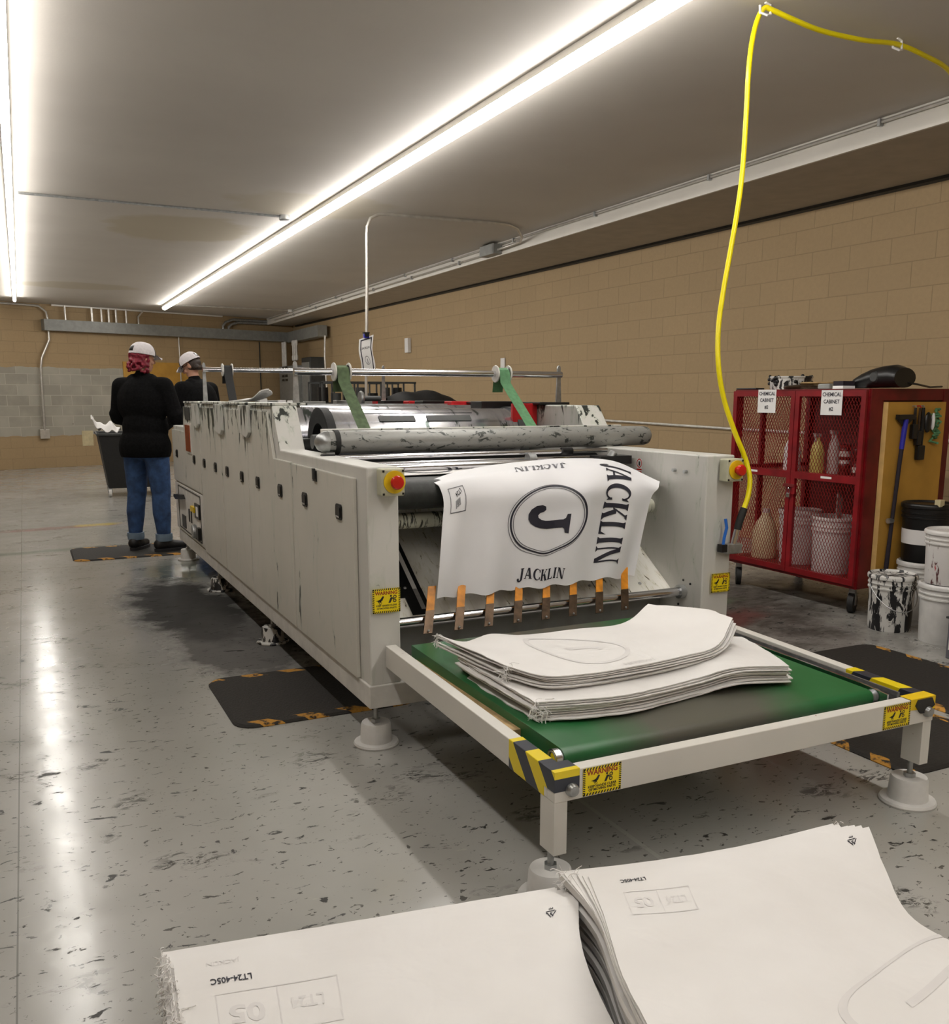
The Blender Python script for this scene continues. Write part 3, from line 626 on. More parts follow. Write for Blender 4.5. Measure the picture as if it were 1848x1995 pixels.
# inspection window and small blackened plate
w_ = yz([(7.03, .94), (7.28, .94), (7.28, 1.165), (7.03, 1.165)], 1.088, 1.096, MB(), 'white_plain').build('inspection_window', 'white_plain', P)
yz([(7.055, .955), (7.255, .955), (7.255, 1.15), (7.055, 1.15)], 1.083, 1.089, MB(), 'amber').build('window_pane', 'amber', w_)
yz([(7.04, 1.19), (7.25, 1.19), (7.25, 1.28), (7.04, 1.28)], 1.088, 1.096, MB(), 'dark_grey').build('data_plate', 'dark_grey', P)
# electrical panel at the far end
e_ = yz([(6.71, .28), (8.03, .28), (8.03, .66), (6.71, .66)], 1.096, 1.111, MB(), 'white_plain').build('control_door', 'white_plain', P, .003)
mb = MB()
for a, b, c_, d_ in ((6.80, 7.86, .30, .306), (6.80, 7.86, .64, .646), (6.80, 6.81, .3, .64), (7.85, 7.86, .3, .64)): yz([(a, c_), (b, c_), (b, d_), (a, d_)], 1.092, 1.097, mb, 'seam')
mb.build('door_outline', 'seam', e_)
mb = MB(); yz([(7.55, .59), (7.9, .565), (7.92, .545), (7.82, .53), (7.5, .56)], 1.06, 1.094, mb, 'black'); mb.build('isolator_handle', 'black', e_)
mb = MB(); yz([(6.83, .47), (7.02, .47), (7.02, .58), (6.83, .58)], 1.085, 1.097, mb, 'black'); yz([(6.86, .49), (6.93, .49), (6.93, .56), (6.86, .56)], 1.08, 1.086, mb, 'paper'); yz([(7.0, .505), (7.16, .505), (7.16, .545), (7.0, .545)], 1.075, 1.094, mb, 'estop_yellow'); mb.build('switch', 'black', e_)
yz([(7.22, .40), (7.25, .40), (7.25, .50), (7.22, .50)], 1.09, 1.097, MB(), 'black').build('label_strip', 'black', e_); yz([(7.32, .40), (7.35, .40), (7.35, .50), (7.32, .50)], 1.09, 1.097, MB(), 'black').build('label_strip', 'black', e_); yz([(7.52, .32), (7.70, .32), (7.70, .42), (7.52, .42)], 1.09, 1.097, MB(), 'dark_grey').build('data_plate', 'dark_grey', e_)
mb = MB(); mb.lathe([(0, -.02), (.05, -.02), (.055, 0), (.05, .01), (0, .01)], (1.085, 7.05, .36), 16, 'galv', 'X'); yz([(6.82, .32), (6.90, .32), (6.90, .41), (6.82, .41)], 1.07, 1.096, mb, 'black'); mb.build('pressure_gauge', 'galv', e_)
# small inky latch below the step and the far low control desk
mb = MB().box((1.088, 3.78, 1.00), (1.096, 3.83, 1.045), 'black').box((1.08, 3.79, 1.01), (1.09, 3.81, 1.055), 'dark_grey'); mb.build('latch', 'black', P)
# pads
def pad(x, y, parent, top, name='levelling_foot', mat='pail', s=1.0):
    f = MB().lathe([(0, 0), (.088*s, 0), (.090*s, .006), (.086*s, .013), (.064*s, .015), (.063*s, .018), (.059*s, .082), (.055*s, .091), (.03, .090), (0, .088)], (x, y, 0), 32, mat).build(name, mat, parent)
    MB().cyl((x, y, .085), (x, y, top+.002), .009, 10, 'galv').lathe([(0, .088), (.019, .088), (.019, .104), (0, .104)], (x, y, 0), 6, 'galv', smooth=False).build('threaded_stud', 'galv', f)
    return f
for x in (1.155, 2.80):
    for y in (3.27, 4.97, 6.53, 7.93): pad(x, y, P, .172, mat='pail' if y < 4 or y > 7 else 'pail_black')
# emergency stops
def estop(x, z, y=3.19, parent=P):
    b = MB().box((x-.046, y-.055, z-.05), (x+.046, y, z+.05), 'estop_box').build('stop_box', 'estop_box', parent, .006)
    MB().lathe([(0, 0), (.042, 0), (.042, -.006), (0, -.006)], (x+.004, y-.055, z+.002), 28, 'estop_yellow', 'Y').build('warning_disc', 'estop_yellow', b)
    mb = MB().lathe([(.016, 0), (.016, -.016), (.024, -.018), (.026, -.026), (.022, -.034), (0, -.037)], (x+.004, y-.061, z+.002), 24, 'estop_red', 'Y'); mb.build('stop_button', 'estop_red', b)
    mb = MB()
    for sx in (-1, 1):
        for sz in (-1, 1): mb.box((x+sx*.038-.004, y-.057, z+sz*.042-.004), (x+sx*.038+.004, y-.055, z+sz*.042+.004), 'black')
    mb.build('box_screws', 'black', b)
estop(1.193, 1.045); estop(2.805, 1.035)
# warning stickers
def warning_label(T, parent, w_=.112, h_=.092, frame=True, msg=True):
    mb = MB(); hw, hh = w_/2, h_/2
    mb.add([(-hw, -hh, 0), (hw, -hh, 0), (hw, hh, 0), (-hw, hh, 0)], [(0, 1, 2, 3)], 'label_yellow', T=T)
    b = .0075; n = 13 if w_ > h_ else 11
    def bar(x0, y0, x1, y1, hor):
        L_ = (x1-x0) if hor else (y1-y0); st = L_/n
        for i in range(n):
            if hor: q = [(x0+i*st, y0), (x0+i*st+st*.5, y0), (x0+i*st+st*.95, y1), (x0+i*st+st*.45, y1)]
            else: q = [(x0, y0+i*st+st*.45), (x1, y0+i*st), (x1, y0+i*st+st*.5), (x0, y0+i*st+st*.95)]
            mb.add([(a, c_, .0006) for a, c_ in q], [(0, 1, 2, 3)], 'label_black', T=T)
    bar(-hw, -hh, hw, -hh+b, True); bar(-hw, hh-b, hw, hh, True); bar(-hw, -hh, -hw+b, hh, False); bar(hw-b, -hh, hw, hh, False)
    F_ = lambda dx, dy: T @ Matrix.Translation((dx, dy, .0008))
    flat_text(mb, 'WARNING', F_(0, hh*.62), w_*.165, 'label_red', .035)
    flat_text(mb, 'KEEP HANDS CLEAR', F_(0, -hh*.40), w_*.082, 'label_black', .03)
    flat_text(mb, 'OF MOVING PARTS', F_(0, -hh*.63), w_*.082, 'label_black', .03)
    s = h_/2; Z = .0008
    def poly(pts, m_='label_black'): mb.add([(x*s, y*s, Z) for x, y in pts], [tuple(range(len(pts)))], m_, T=T)
    # hand caught over a wheel
    poly([(-.95, .02), (-.74, .06), (-.55, .12), (-.32, .40), (-.20, .34), (-.36, .02), (-.48, -.06)]); poly([(-.74, .06), (-.70, -.12), (-.64, -.12), (-.64, .08)]); poly([(-.6, .06), (-.56, -.16), (-.5, -.16), (-.5, .06)])
    for cx_, cy_, r0, r1 in ((-.52, -.17, .12, .085), (.72, .27, .15, .08), (.70, -.05, .15, .08)):
        q = 16; vs = []
        for j in range(q):
            for k in (r0, r1): vs.append(((cx_+k*math.cos(2*PI*j/q))*s, (cy_+k*math.sin(2*PI*j/q))*s, Z))
        mb.add(vs, [(2*j, 2*j+1, (2*j+3) % (2*q), (2*j+2) % (2*q)) for j in range(q)], 'label_black', T=T)
    poly([(.16, -.2), (.34, -.2), (.5, .12), (.62, .05), (.66, .12), (.46, .26), (.34, .22)]); mb.add([((.38+.085*math.cos(2*PI*j/12))*s, (.36+.085*math.sin(2*PI*j/12))*s, Z) for j in range(12)], [tuple(range(12))], 'label_black', T=T)
    return mb.build('warning_label', 'label_yellow', parent, weld=False)
warning_label(frame_T((1.178, 3.188, .594), (1, 0, 0), (0, 0, 1)), P, .112, .094)
warning_label(frame_T((2.797, 3.188, .520), (1, 0, 0), (0, 0, 1)), P, .108, .088)
# prohibition sticker, bolts and marks on the inner face of the right frame
T = frame_T((2.698, 3.70, 1.022), (0, -1, 0), (0, 0, 1))
mb = MB(); mb.add([(-.022, -.04, 0), (.022, -.04, 0), (.022, .034, 0), (-.022, .034, 0)], [(0, 1, 2, 3)], 'paper', T=T)
vs = []
for j in range(24):
    for k in (.021, .0165): vs.append((k*math.cos(2*PI*j/24), .012+k*1.05*math.sin(2*PI*j/24), .0006))
mb.add(vs, [(2*j, 2*j+1, (2*j+3) % 48, (2*j+2) % 48) for j in range(24)], 'estop_red', T=T)
mb.add([(-.006, .0, .0006), (.006, .0, .0006), (.008, .02, .0006), (-.006, .022, .0006)], [(0, 1, 2, 3)], 'label_black', T=T)
for q in (-.018, -.030): mb.add([(-.021, q-.004, .0006), (.021, q-.004, .0006), (.021, q+.003, .0006), (-.021, q+.003, .0006)], [(0, 1, 2, 3)], 'estop_red', T=T)
mb.build('prohibition_sticker', 'paper', P, weld=False)
for y, z in ((3.42, 1.02), (3.34, 1.018)):
    MB().cyl((2.70, y, z), (2.682, y, z), .008, 10, 'galv').build('bolt', 'galv', P)
for y, z in ((3.33, .515), (3.28, .505), (3.36, .395), (3.29, .39)):
    MB().lathe([(0, 0), (.006, 0), (.006, -.003), (0, -.003)], (2.70, y, z), 8, 'black', 'X').build('bolt_hole', 'black', P)
# air fitting with the blue hose stub on the right post
mb = MB().box((2.80, 3.155, .655), (2.885, 3.19, .70), 'galv'); mb.build('air_valve', 'galv', P, .004)
MB().tube([(2.785, 3.17, .69), (2.79, 3.17, .73), (2.80, 3.168, .775), (2.792, 3.17, .815)], .007, 8, 'blue').build('air_tube', 'blue', P)
MB().box((2.77, 3.158, .665), (2.802, 3.19, .70), 'black').build('tube_fitting', 'black', P)
# ---- rollers
def roller(name, x0, x1, y, z, r, mat, caps=None, n=36):
    o = MB().cyl((x0, y, z), (x1, y, z), r, n, mat).build(name, mat, P); return o
g = roller('delivery_roller', 1.235, 2.93, 4.08, 1.150, .052, 'grey_roller')
MB().lathe([(0, -.06), (.012, -.06), (.035, -.045), (.048, -.02), (.051, 0), (.051, .05)], (1.235, 4.08, 1.150), 32, 'galv', 'X').build('roller_cap', 'galv', g)
MB().lathe([(.052, 0), (.056, 0), (.056, .022), (.052, .022)], (1.262, 4.08, 1.150), 32, 'black_rubber', 'X').build('roller_band', 'black_rubber', g)
MB().lathe([(.051, 0), (.051, .06), (.045, .085), (.028, .10), (0, .105)], (2.93, 4.08, 1.150), 32, 'grey_roller', 'X').build('roller_cap', 'grey_roller', g)
for x in (1.24, 2.76):
    MB().box((x-.02, 4.05, 1.09), (x+.02, 4.11, 1.105), 'galv').build('roller_bracket', 'galv', P)
MB().box((1.235, 4.15, 1.155), (2.90, 4.19, 1.207), 'white_paint').build('cross_beam', 'white_paint', P, .003)
MB().box((1.24, 4.16, 1.10), (2.70, 4.20, 1.155), 'grey_metal').build('cross_beam', 'grey_metal', P)
mb = roller('guide_rod', 1.17, 2.66, 3.93, 1.088, .0105, 'chrome')
for x in (1.19, 2.42): MB().cyl((x-.03, 3.93, 1.088), (x+.03, 3.93, 1.088), .018, 16, 'black').build('rod_clamp', 'black', mb)
roller('guide_rod', 1.24, 2.70, 3.97, 1.052, .009, 'chrome')
roller('guide_rod', 1.24, 2.70, 3.80, 1.045, .016, 'chrome')
roller('nip_roller', 1.24, 2.70, 4.10, 1.02, .045, 'black_rubber')
roller('nip_roller', 1.24, 2.70, 3.92, .985, .045, 'black_rubber')
MB().cyl((2.18, 3.9, 1.055), (2.22, 3.9, 1.055), .03, 20, 'galv').build('drive_pulley', 'galv', P)
MB().box((2.50, 3.74, 1.03), (2.68, 3.84, 1.07), 'black').cyl((2.58, 3.78, 1.06), (2.60, 3.78, 1.085), .02, 10, 'galv').build('bearing_block', 'black', P)
# outfeed belt: black belt round two rollers
prof = [(3.505+.060*math.cos(q), .955+.060*math.sin(q)) for q in [PI*.5+PI*k/12 for k in range(13)]]+[(3.86, .895), (3.86, 1.015)]
yz(prof, 1.245, 2.40, MB(), 'black_belt', True).build('outfeed_belt', 'black_belt', P)
roller('scraper_roller', 1.24, 2.70, 3.60, .835, .034, 'ribbed_roller')
# a printed bag lying flat on the infeed side
pb = Patch([[(1.27, 3.99, 1.030), (1.8, 3.99, 1.034), (2.45, 3.99, 1.030)], [(1.27, 3.66, 1.022), (1.8, 3.66, 1.026), (2.45, 3.66, 1.022)]])
mb = sheet(pb, .003, 20, 6, 0, 3); print_ring(mb, pb, .32, .5, .12, .42, .12, 'print', 40, .002); print_text(mb, pb, 'JACKLIN', .62, .5, .09, .35, 0, 'print', .02, 0, .002)
tag(mb.build('printed_bag', 'bag'), 'white printed bag lying flat on the chrome rods behind the black outfeed belt', 'bag')
# ---- chute
A_ = Vector((0, 3.90, .775)); B_ = Vector((0, 3.415, .455))
d_ = (B_-A_).normalized(); n_ = Vector((0, d_.z, -d_.y)); n_ = n_ if n_.z > 0 else -n_
mb = MB()
yz([(3.90, .775), (3.415, .455), (3.40, .445), (3.41, .435), (3.91, .765)], 1.24, 2.70, mb, 'chute'); yz([(3.90, .78), (3.95, .89), (3.96, .89), (3.91, .77)], 1.24, 2.70, mb, 'chute')
ch = mb.build('delivery_chute', 'chute', P)
def onchute(x, t, off=0.002): q = A_+(B_-A_)*t+n_*off; return (x, q.y, q.z)
mb = MB(); mb.add([onchute(1.345, .10), onchute(1.47, .10), onchute(1.47, .80), onchute(1.345, .80)], [(0, 1, 2, 3)], 'black'); mb.add([onchute(1.43, .11, .004), onchute(1.45, .11, .004), onchute(1.45, .93, .004), onchute(1.43, .93, .004)], [(0, 1, 2, 3)], 'paper')
mb.add([onchute(1.38, .72, .004), onchute(1.47, .72, .004), onchute(1.47, .98, .004), onchute(1.38, .98, .004)], [(0, 1, 2, 3)], 'black')
mb.build('chute_slot', 'black', ch, weld=False)
for x in (1.9, 2.3): MB().add([onchute(x, .3), onchute(x+.004, .3), onchute(x+.004, 1), onchute(x, 1)], [(0, 1, 2, 3)], 'seam').build('chute_seam', 'seam', ch)
for x, t in ((1.62, .9), (2.05, .9), (2.28, .87), (2.55, .9), (1.40, .70)):
    q = onchute(x, t, .0); MB().ball(q, .008, 'galv', 10).build('rivet', 'galv', ch)
# ---- finger bar
bar = roller('finger_bar', 1.24, 2.70, 3.33, .462, .021, 'chrome')
MB().lathe([(.021, -.03), (.032, -.03), (.032, 0), (.021, 0)], (2.70, 3.33, .462), 24, 'galv', 'X').build('bar_collar', 'galv', bar)
for k in range(8):
    x = 1.377+k*.1355; f = MB()
    a = Vector((x, 3.262, .425)); b = Vector((x+.034, 3.315, .505)); c_ = Vector((x+.066, 3.368, .592))
    def blade(p, q, w_, th, mt, mb):
        ax = Vector((1, 0, 0)); dd = (q-p).normalized(); nn = ax.cross(dd).normalized()*th
        vs = [p-ax*w_, p+ax*w_, q+ax*w_, q-ax*w_]; mb.add([v_+nn for v_ in vs]+[v_-nn for v_ in vs], [(0, 1, 2, 3), (7, 6, 5, 4), (0, 4, 5, 1), (1, 5, 6, 2), (2, 6, 7, 3), (3, 7, 4, 0)], mt)
    blade(a, b, .019, .003, 'rust_steel', f); f.ball(a+Vector((.003, -.004, .012)), .005, 'galv', 8).ball(b+Vector((-.002, -.004, -.012)), .005, 'galv', 8)
    fo = f.build('delivery_finger', 'rust_steel', P)
    g_ = MB(); blade(b+Vector((-.003, -.004, -.01)), c_, .0175, .0025, 'orange', g_); g_.build('finger_tip', 'orange', fo)
# ---- print drum and the cylinder behind it
dr = roller('print_drum', 1.46, 2.56, 4.86, 1.085, .205, 'steel', n=64)
MB().lathe([(0, .05), (.12, .05), (.13, .0), (.185, .0), (.205, -.002), (.214, .0), (.214, .045), (.205, .05)], (1.42, 4.86, 1.085), 48, 'black_rubber', 'X').build('drum_flange', 'black_rubber', dr)
MB().lathe([(.2, 0), (.214, 0), (.214, .05), (.2, .05), (0, .05)], (2.56, 4.86, 1.085), 48, 'dark_grey', 'X').build('drum_flange', 'dark_grey', dr)
MB().cyl((1.24, 4.86, 1.085), (2.70, 4.86, 1.085), .05, 20, 'dark_grey').build('drum_shaft', 'dark_grey', dr)
# printing plate wrapped on the drum
mb = MB(); vs = []
for i in range(2):
    for k in range(13):
        q = math.radians(62+k*8); vs.append(((1.62, 2.30)[i], 4.86-.2075*math.cos(q)*1.0, 1.085+.2075*math.sin(q)))
mb.add(vs, [(k, k+1, 14+k, 13+k) for k in range(12)], 'steel', True)
for xa, xb in ((1.72, 1.93), (2.0, 2.27)):
    vs = []
    for x in (xa, xb):
        for k in range(3):
            q = math.radians(42+k*6); vs.append((x, 4.86-.209*math.cos(q), 1.085+.209*math.sin(q)))
    mb.add(vs, [(k, k+1, 4+k, 3+k) for k in range(2)], 'dark_grey', True)
mb.build('printing_plate', 'steel', dr)
roller('impression_cylinder', 1.25, 2.69, 5.52, 1.13, .175, 'steel', n=48)
MB().box((1.24, 5.66, 1.27), (2.69, 5.70, 1.312), 'galv').build('cross_beam', 'galv', P)
for y in (6.25, 6.95):
    roller('impression_cylinder', 1.25, 2.69, y, 1.12, .16, 'dark_grey', n=36)
MB().box((1.24, 4.35, .30), (2.70, 4.38, 1.0), 'black').build('inner_panel', 'black', P)
MB().box((1.24, 4.24, .95), (1.42, 4.60, 1.06), 'black').build('bearing_block', 'black', P)
MB().cyl((1.24, 4.35, 1.14), (1.50, 4.35, 1.14), .035, 20, 'dark_grey').build('idle_shaft', 'dark_grey', P)
for y, x in ((4.70, 2.63), (5.60, 2.66), (6.35, 2.66), (7.05, 2.66)):
    big = y < 5
    MB().box((2.53 if big else 2.55, y, 1.19), (2.69, y+(.03 if big else .12), 1.318 if big else 1.328), 'red').build('red_guard', 'red', P, .005)
    MB().box((2.45, y+.25, 1.2), (2.69, y+.4, 1.33), 'black').build('guard_latch', 'black', P, .004)
for k, x in enumerate((1.36, 1.62, 2.0, 2.25, 2.45)):
    MB().box((x, 7.15, 1.30), (x+.16, 7.25, 1.322+.008*(k % 2)), 'grey_metal').build('ink_tray', 'white_paint', P, .003)
# ---- overhead roller bars with webbing belts
def tall_bracket(x, y, z0, z1):
    mb = MB(); pr = [(-.020, z0), (.020, z0), (.011, z1-.03), (.012, z1-.01), (.008, z1+.003), (0, z1+.008), (-.008, z1+.003), (-.012, z1-.01), (-.011, z1-.03)]
    mb.prism(pr, lambda p, q, a: (x+p*.9, y+a, q), -.006, .006, 'galv'); return mb.build('bar_bracket', 'galv', P)
def strap(x, y, zt, yb, zb, mat, w_=.032, r=.034):
    pts = [(x+.05*0, yb, zb), (x, y-r-.01, zt-.05), (x, y-r, zt), (x, y-r*.7, zt+r*.7), (x, y, zt+r), (x, y+r*.7, zt+r*.7), (x, y+r, zt), (x, y+r+.02, zt-.1)]
    mb = MB(); vs = []
    for p in pts:
        dx = .0
        for s_ in (-w_, w_): vs.append((p[0]+s_, p[1], p[2]))
    mb.add(vs, [(2*i, 2*i+1, 2*i+3, 2*i+2) for i in range(len(pts)-1)], mat, True)
    vs2 = [(a, b-.004, c_-.001) for a, b, c_ in vs]; mb.add(vs2, [(2*i, 2*i+2, 2*i+3, 2*i+1) for i in range(len(pts)-1)], mat, True)
    return mb.build('belt_strap', mat, P)
def hub(x, y, z, mat='black', w_=.04):
    h = MB().lathe([(.02, -w_), (.040, -w_), (.030, -w_*.6), (.030, w_*.6), (.040, w_), (.02, w_)], (x, y, z), 28, mat, 'X').build('belt_pulley', mat, P)
    for s_ in (-1, 1): MB().lathe([(.0, s_*w_-.004), (.046, s_*w_-.004), (.048, s_*w_), (.046, s_*w_+.004), (0, s_*w_+.004)], (x, y, z), 28, 'white_plain', 'X').build('pulley_flange', 'white_plain', h)
ZA, YA = 1.482, 4.66
roller('overhead_bar', 1.245, 2.825, YA, ZA, .0175, 'chrome', n=20)
for x in (1.26, 2.825): tall_bracket(x, YA+.03, 1.30, ZA+.045)
for x, mt in ((1.495, 'olive_strap'), (2.435, 'green_strap')):
    hub(x, YA, ZA); strap(x, YA, ZA, 4.30, 1.19, mt)
ZB, YB = 1.557, 7.15
roller('overhead_bar', 1.22, 2.90, YB, ZB, .0175, 'chrome', n=20)
for x in (1.235, 2.66): tall_bracket(x, YB+.03, 1.30, ZB+.045)
hub(1.40, YB, ZB, 'black', .035); strap(1.40, YB, ZB, 6.95, 1.28, 'black_rubber', .03)
hub(2.33, YB, ZB, 'black', .035); strap(2.30, YB, ZB, 6.8, 1.28, 'black_rubber', .03)
# shafts and a handwheel at the far units
MB().lathe([(0, 0), (.05, 0), (.056, .012), (.05, .024), (0, .024)], (2.22, 6.5, 1.345), 24, 'galv', 'X').lathe([(.0, .02), (.02, .02), (.02, .16), (0, .16)], (2.22, 6.5, 1.345), 12, 'dark_grey', 'X').build('handwheel', 'galv', P)
for x, y, z in ((1.42, 6.2, 1.345), (1.52, 6.1, 1.335), (1.30, 5.0, 1.335)):
    MB().box((x, y, z-.025), (x+.05, y+.03, z), 'paper').build('end_stop', 'paper', P, .002)
# ---------------------------------------------------------------- the bag flung off the belt
rows = [
 [(1.496, 3.5, 1.012), (1.702, 3.6, 1.043), (2.012, 3.68, 1.062), (2.282, 3.72, 1.068), (2.546, 3.7, 1.049), (2.67, 3.5, 0.961)],
 [(1.507, 3.425, 0.988), (1.669, 3.43, 1.021), (1.912, 3.45, 1.037), (2.157, 3.47, 1.041), (2.396, 3.46, 1.027), (2.602, 3.42, 0.937)],
 [(1.512, 3.4, 0.931), (1.673, 3.375, 0.958), (1.893, 3.37, 0.963), (2.116, 3.36, 0.966), (2.342, 3.37, 0.96), (2.564, 3.41, 0.902)],
 [(1.486, 3.36, 0.76), (1.663, 3.345, 0.772), (1.868, 3.33, 0.777), (2.089, 3.33, 0.778), (2.286, 3.335, 0.781), (2.509, 3.37, 0.751)],
 [(1.45, 3.35, 0.543), (1.637, 3.34, 0.545), (1.834, 3.335, 0.55), (2.034, 3.33, 0.55), (2.241, 3.34, 0.558), (2.447, 3.355, 0.547)]]
rows = [[Vector(p) for p in r] for r in rows]
lp = lambda a, b, t: [p.lerp(q, t) for p, q in zip(a, b)]
front = [lp(rows[2], rows[4], t) for t in (.25, .5, .75)]
rows = [rows[0], [p+Vector((0, 0, .004)) for p in lp(rows[0], rows[1], .55)], rows[1], rows[2]]+front+[rows[4]]
fb = Patch(rows, lambda u, v: (0, -.009*math.sin(u*PI*9.5+.6)*min(1, v*1.6)**2+.006*math.sin(u*23+v*5), .006*math.sin(u*PI*15)*(v**4)))
mb = sheet(fb, .003, 96, 48, .0, 5, 'printed_bag', 'printed_bag', True)
c0 = (.50, .604)
print_ring(mb, fb, c0[0], c0[1], .170, .199, .045, 'print', 96, .0022); print_ring(mb, fb, c0[0], c0[1], .157, .184, .02, 'print_grey', 96, .0022)
print_ring(mb, fb, c0[0]-.004, c0[1]+.003, .176, .207, .018, 'print_grey', 96, .0020)
J = [(.52,.62),(.50,.52),(.36,.49),(.31,.44),(.30,-.02),(.27,-.20),(.20,-.36),(.08,-.49),(-.08,-.56),(-.26,-.57),(-.42,-.51),(-.53,-.38),(-.55,-.22),(-.49,-.11),(-.38,-.09),(-.31,-.15),(-.28,-.25),(-.20,-.31),(-.11,-.29),(-.03,-.20),(.01,-.08),(.02,.05),(.02,.44),(-.03,.50),(-.17,.53),(-.18,.62)]
vs2 = [(c0[0]-.002+y*.162, c0[1]+.004+x*.165) for x, y in J]
bm = bmesh.new(); bv = [bm.verts.new((x, y, 0)) for x, y in vs2]; bm.faces.new(bv); bmesh.ops.triangulate(bm, faces=bm.faces); bm.verts.index_update()
tris = [tuple(q.index for q in f.verts) for f in bm.faces]; bm.free()
print_poly(mb, fb, vs2, tris, 'print', 2, .0024)
print_serif(mb, fb, 'JACKLIN', .500, .922, .054, .092, math.radians(-3), 'print', 1, .0022)
print_serif(mb, fb, 'JACKLIN', .475, .225, .055, .15, math.radians(180), 'print_grey', 1, .0022)
print_serif(mb, fb, 'JACKLIN', .812, .555, .165, .176, math.radians(-90), 'print', 3, .0025)
for q in ((.035, .33, .038, .51), (.117, .33, .12, .51), (.035, .33, .12, .336), (.035, .504, .12, .51)):
    print_poly(mb, fb, [(q[0], q[1]), (q[2], q[1]), (q[2], q[3]), (q[0], q[3])], [(0, 1, 2, 3)], 'print_grey', 2, .0022)
print_text(mb, fb, 'LT24', .085, .38, .018, .05, math.radians(200), 'print', .02, 0, .0022)
print_text(mb, fb, 'llilliill', .075, .45, .014, .07, math.radians(190), 'print_grey', .02, 0, .0022)
tag(mb.build('printed_bag', 'bag', weld=False), 'white bag printed with a circled J, draping off the press onto the orange fingers', 'bag')
# crumpled bag lying on the press top
cb_ = Patch([[(1.24, 6.35, 1.330), (1.26, 6.1, 1.335), (1.28, 5.85, 1.345), (1.30, 5.66, 1.395)], [(1.28, 6.35, 1.331), (1.31, 6.1, 1.345), (1.33, 5.88, 1.36), (1.35, 5.64, 1.405)], [(1.34, 6.35, 1.331), (1.36, 6.1, 1.335), (1.37, 5.92, 1.345), (1.39, 5.70, 1.375)]])
tag(sheet(cb_, .006, 16, 12, .03, 9).build('crumpled_bag', 'bag'), 'crumpled white bag curling up on top of the press', 'bag')
# ================================================================ delivery table
tb = thing('delivery_table', 'low white steel delivery table with a green conveyor belt and hazard tape corners', 'table', (1.9, 2.5, 0))
TX0, TX1, TY0, TY1 = 1.171, 2.622, 1.93, 3.19
ZR = lambda y: .30+.026*(y-1.93)       # the table rises slightly towards the press
def rail(x0, x1, y0, y1, name='side_rail', h=.085):
    mb = MB(); vs = [(x, y, ZR(y)+dz) for dz in (0, h) for x, y in ((x0, y0), (x1, y0), (x1, y1), (x0, y1))]
    mb.add(vs, [(0,3,2,1),(4,5,6,7),(0,1,5,4),(1,2,6,5),(2,3,7,6),(3,0,4,7)], 'white_frame'); return mb.build(name, 'white_frame', tb, .0025)
rail(TX0, TX0+.042, TY0+.04, TY1); rail(TX1-.042, TX1, TY0+.04, TY1); rail(TX0, TX1, TY0, TY0+.04, 'front_rail')
rail(TX0+.042, TX1-.042, 2.9, 2.94, 'cross_rail', .04)
for x in (TX0+.001, TX1-.043):
    lg = MB().box((x, TY0+.002, .150), (x+.040, TY0+.076, .3), 'white_frame').build('leg', 'white_frame', tb, .0009)
    pad(x+.02, TY0+.05, lg, .152, s=1.02)
# belt with its end rollers, side plates and wood strip
n = 16; zb = lambda y: .392+.022*(y-1.93)
top = [(y, zb(y)) for y in (3.15, 2.6, 2.06)]+[(2.055-.026*math.sin(PI*k/8), zb(2.05)-.026+.026*math.cos(PI*k/8)) for k in range(1, 8)]+[(2.06, zb(2.05)-.052), (3.15, zb(3.15)-.052)]
yz(top, 1.262, 2.455, MB(), 'belt', True).build('conveyor_belt', 'belt', tb)
r_ = MB().cyl((1.235, 2.055, zb(2.05)-.026), (2.50, 2.055, zb(2.05)-.026), .022, 24, 'galv').build('belt_roller', 'galv', tb)
MB().lathe([(0, -.012), (.012, -.012), (.022, -.006), (.027, -.006), (.027, .012), (0, .012)], (1.243, 2.055, zb(2.05)-.026), 28, 'chrome', 'X').build('roller_bearing', 'chrome', r_)
MB().box((1.228, 2.28, .345), (1.262, 3.1, .375), 'wood').build('wood_strip', 'wood', tb, .0009)
mb = MB(); yz([(1.99, .36), (1.99, .392), (2.1, .402), (3.15, .428), (3.15, .38)], 2.470, 2.478, mb, 'chrome'); yz([(2.0, .33), (2.0, .372), (3.15, .405), (3.15, .36)], 2.478, 2.53, mb, 'black'); yz([(2.0, .36), (2.0, .388), (3.15, .420), (3.15, .39)], 2.535, 2.542, mb, 'galv')
mb.build('side_guide', 'galv', tb)
MB().box((1.213, 2.02, .31), (1.262, 3.15, .345), 'black').build('belt_bed', 'black', tb)
MB().box((2.455, 2.02, .31), (2.58, 3.15, .335), 'grey_metal').build('belt_bed', 'grey_metal', tb)
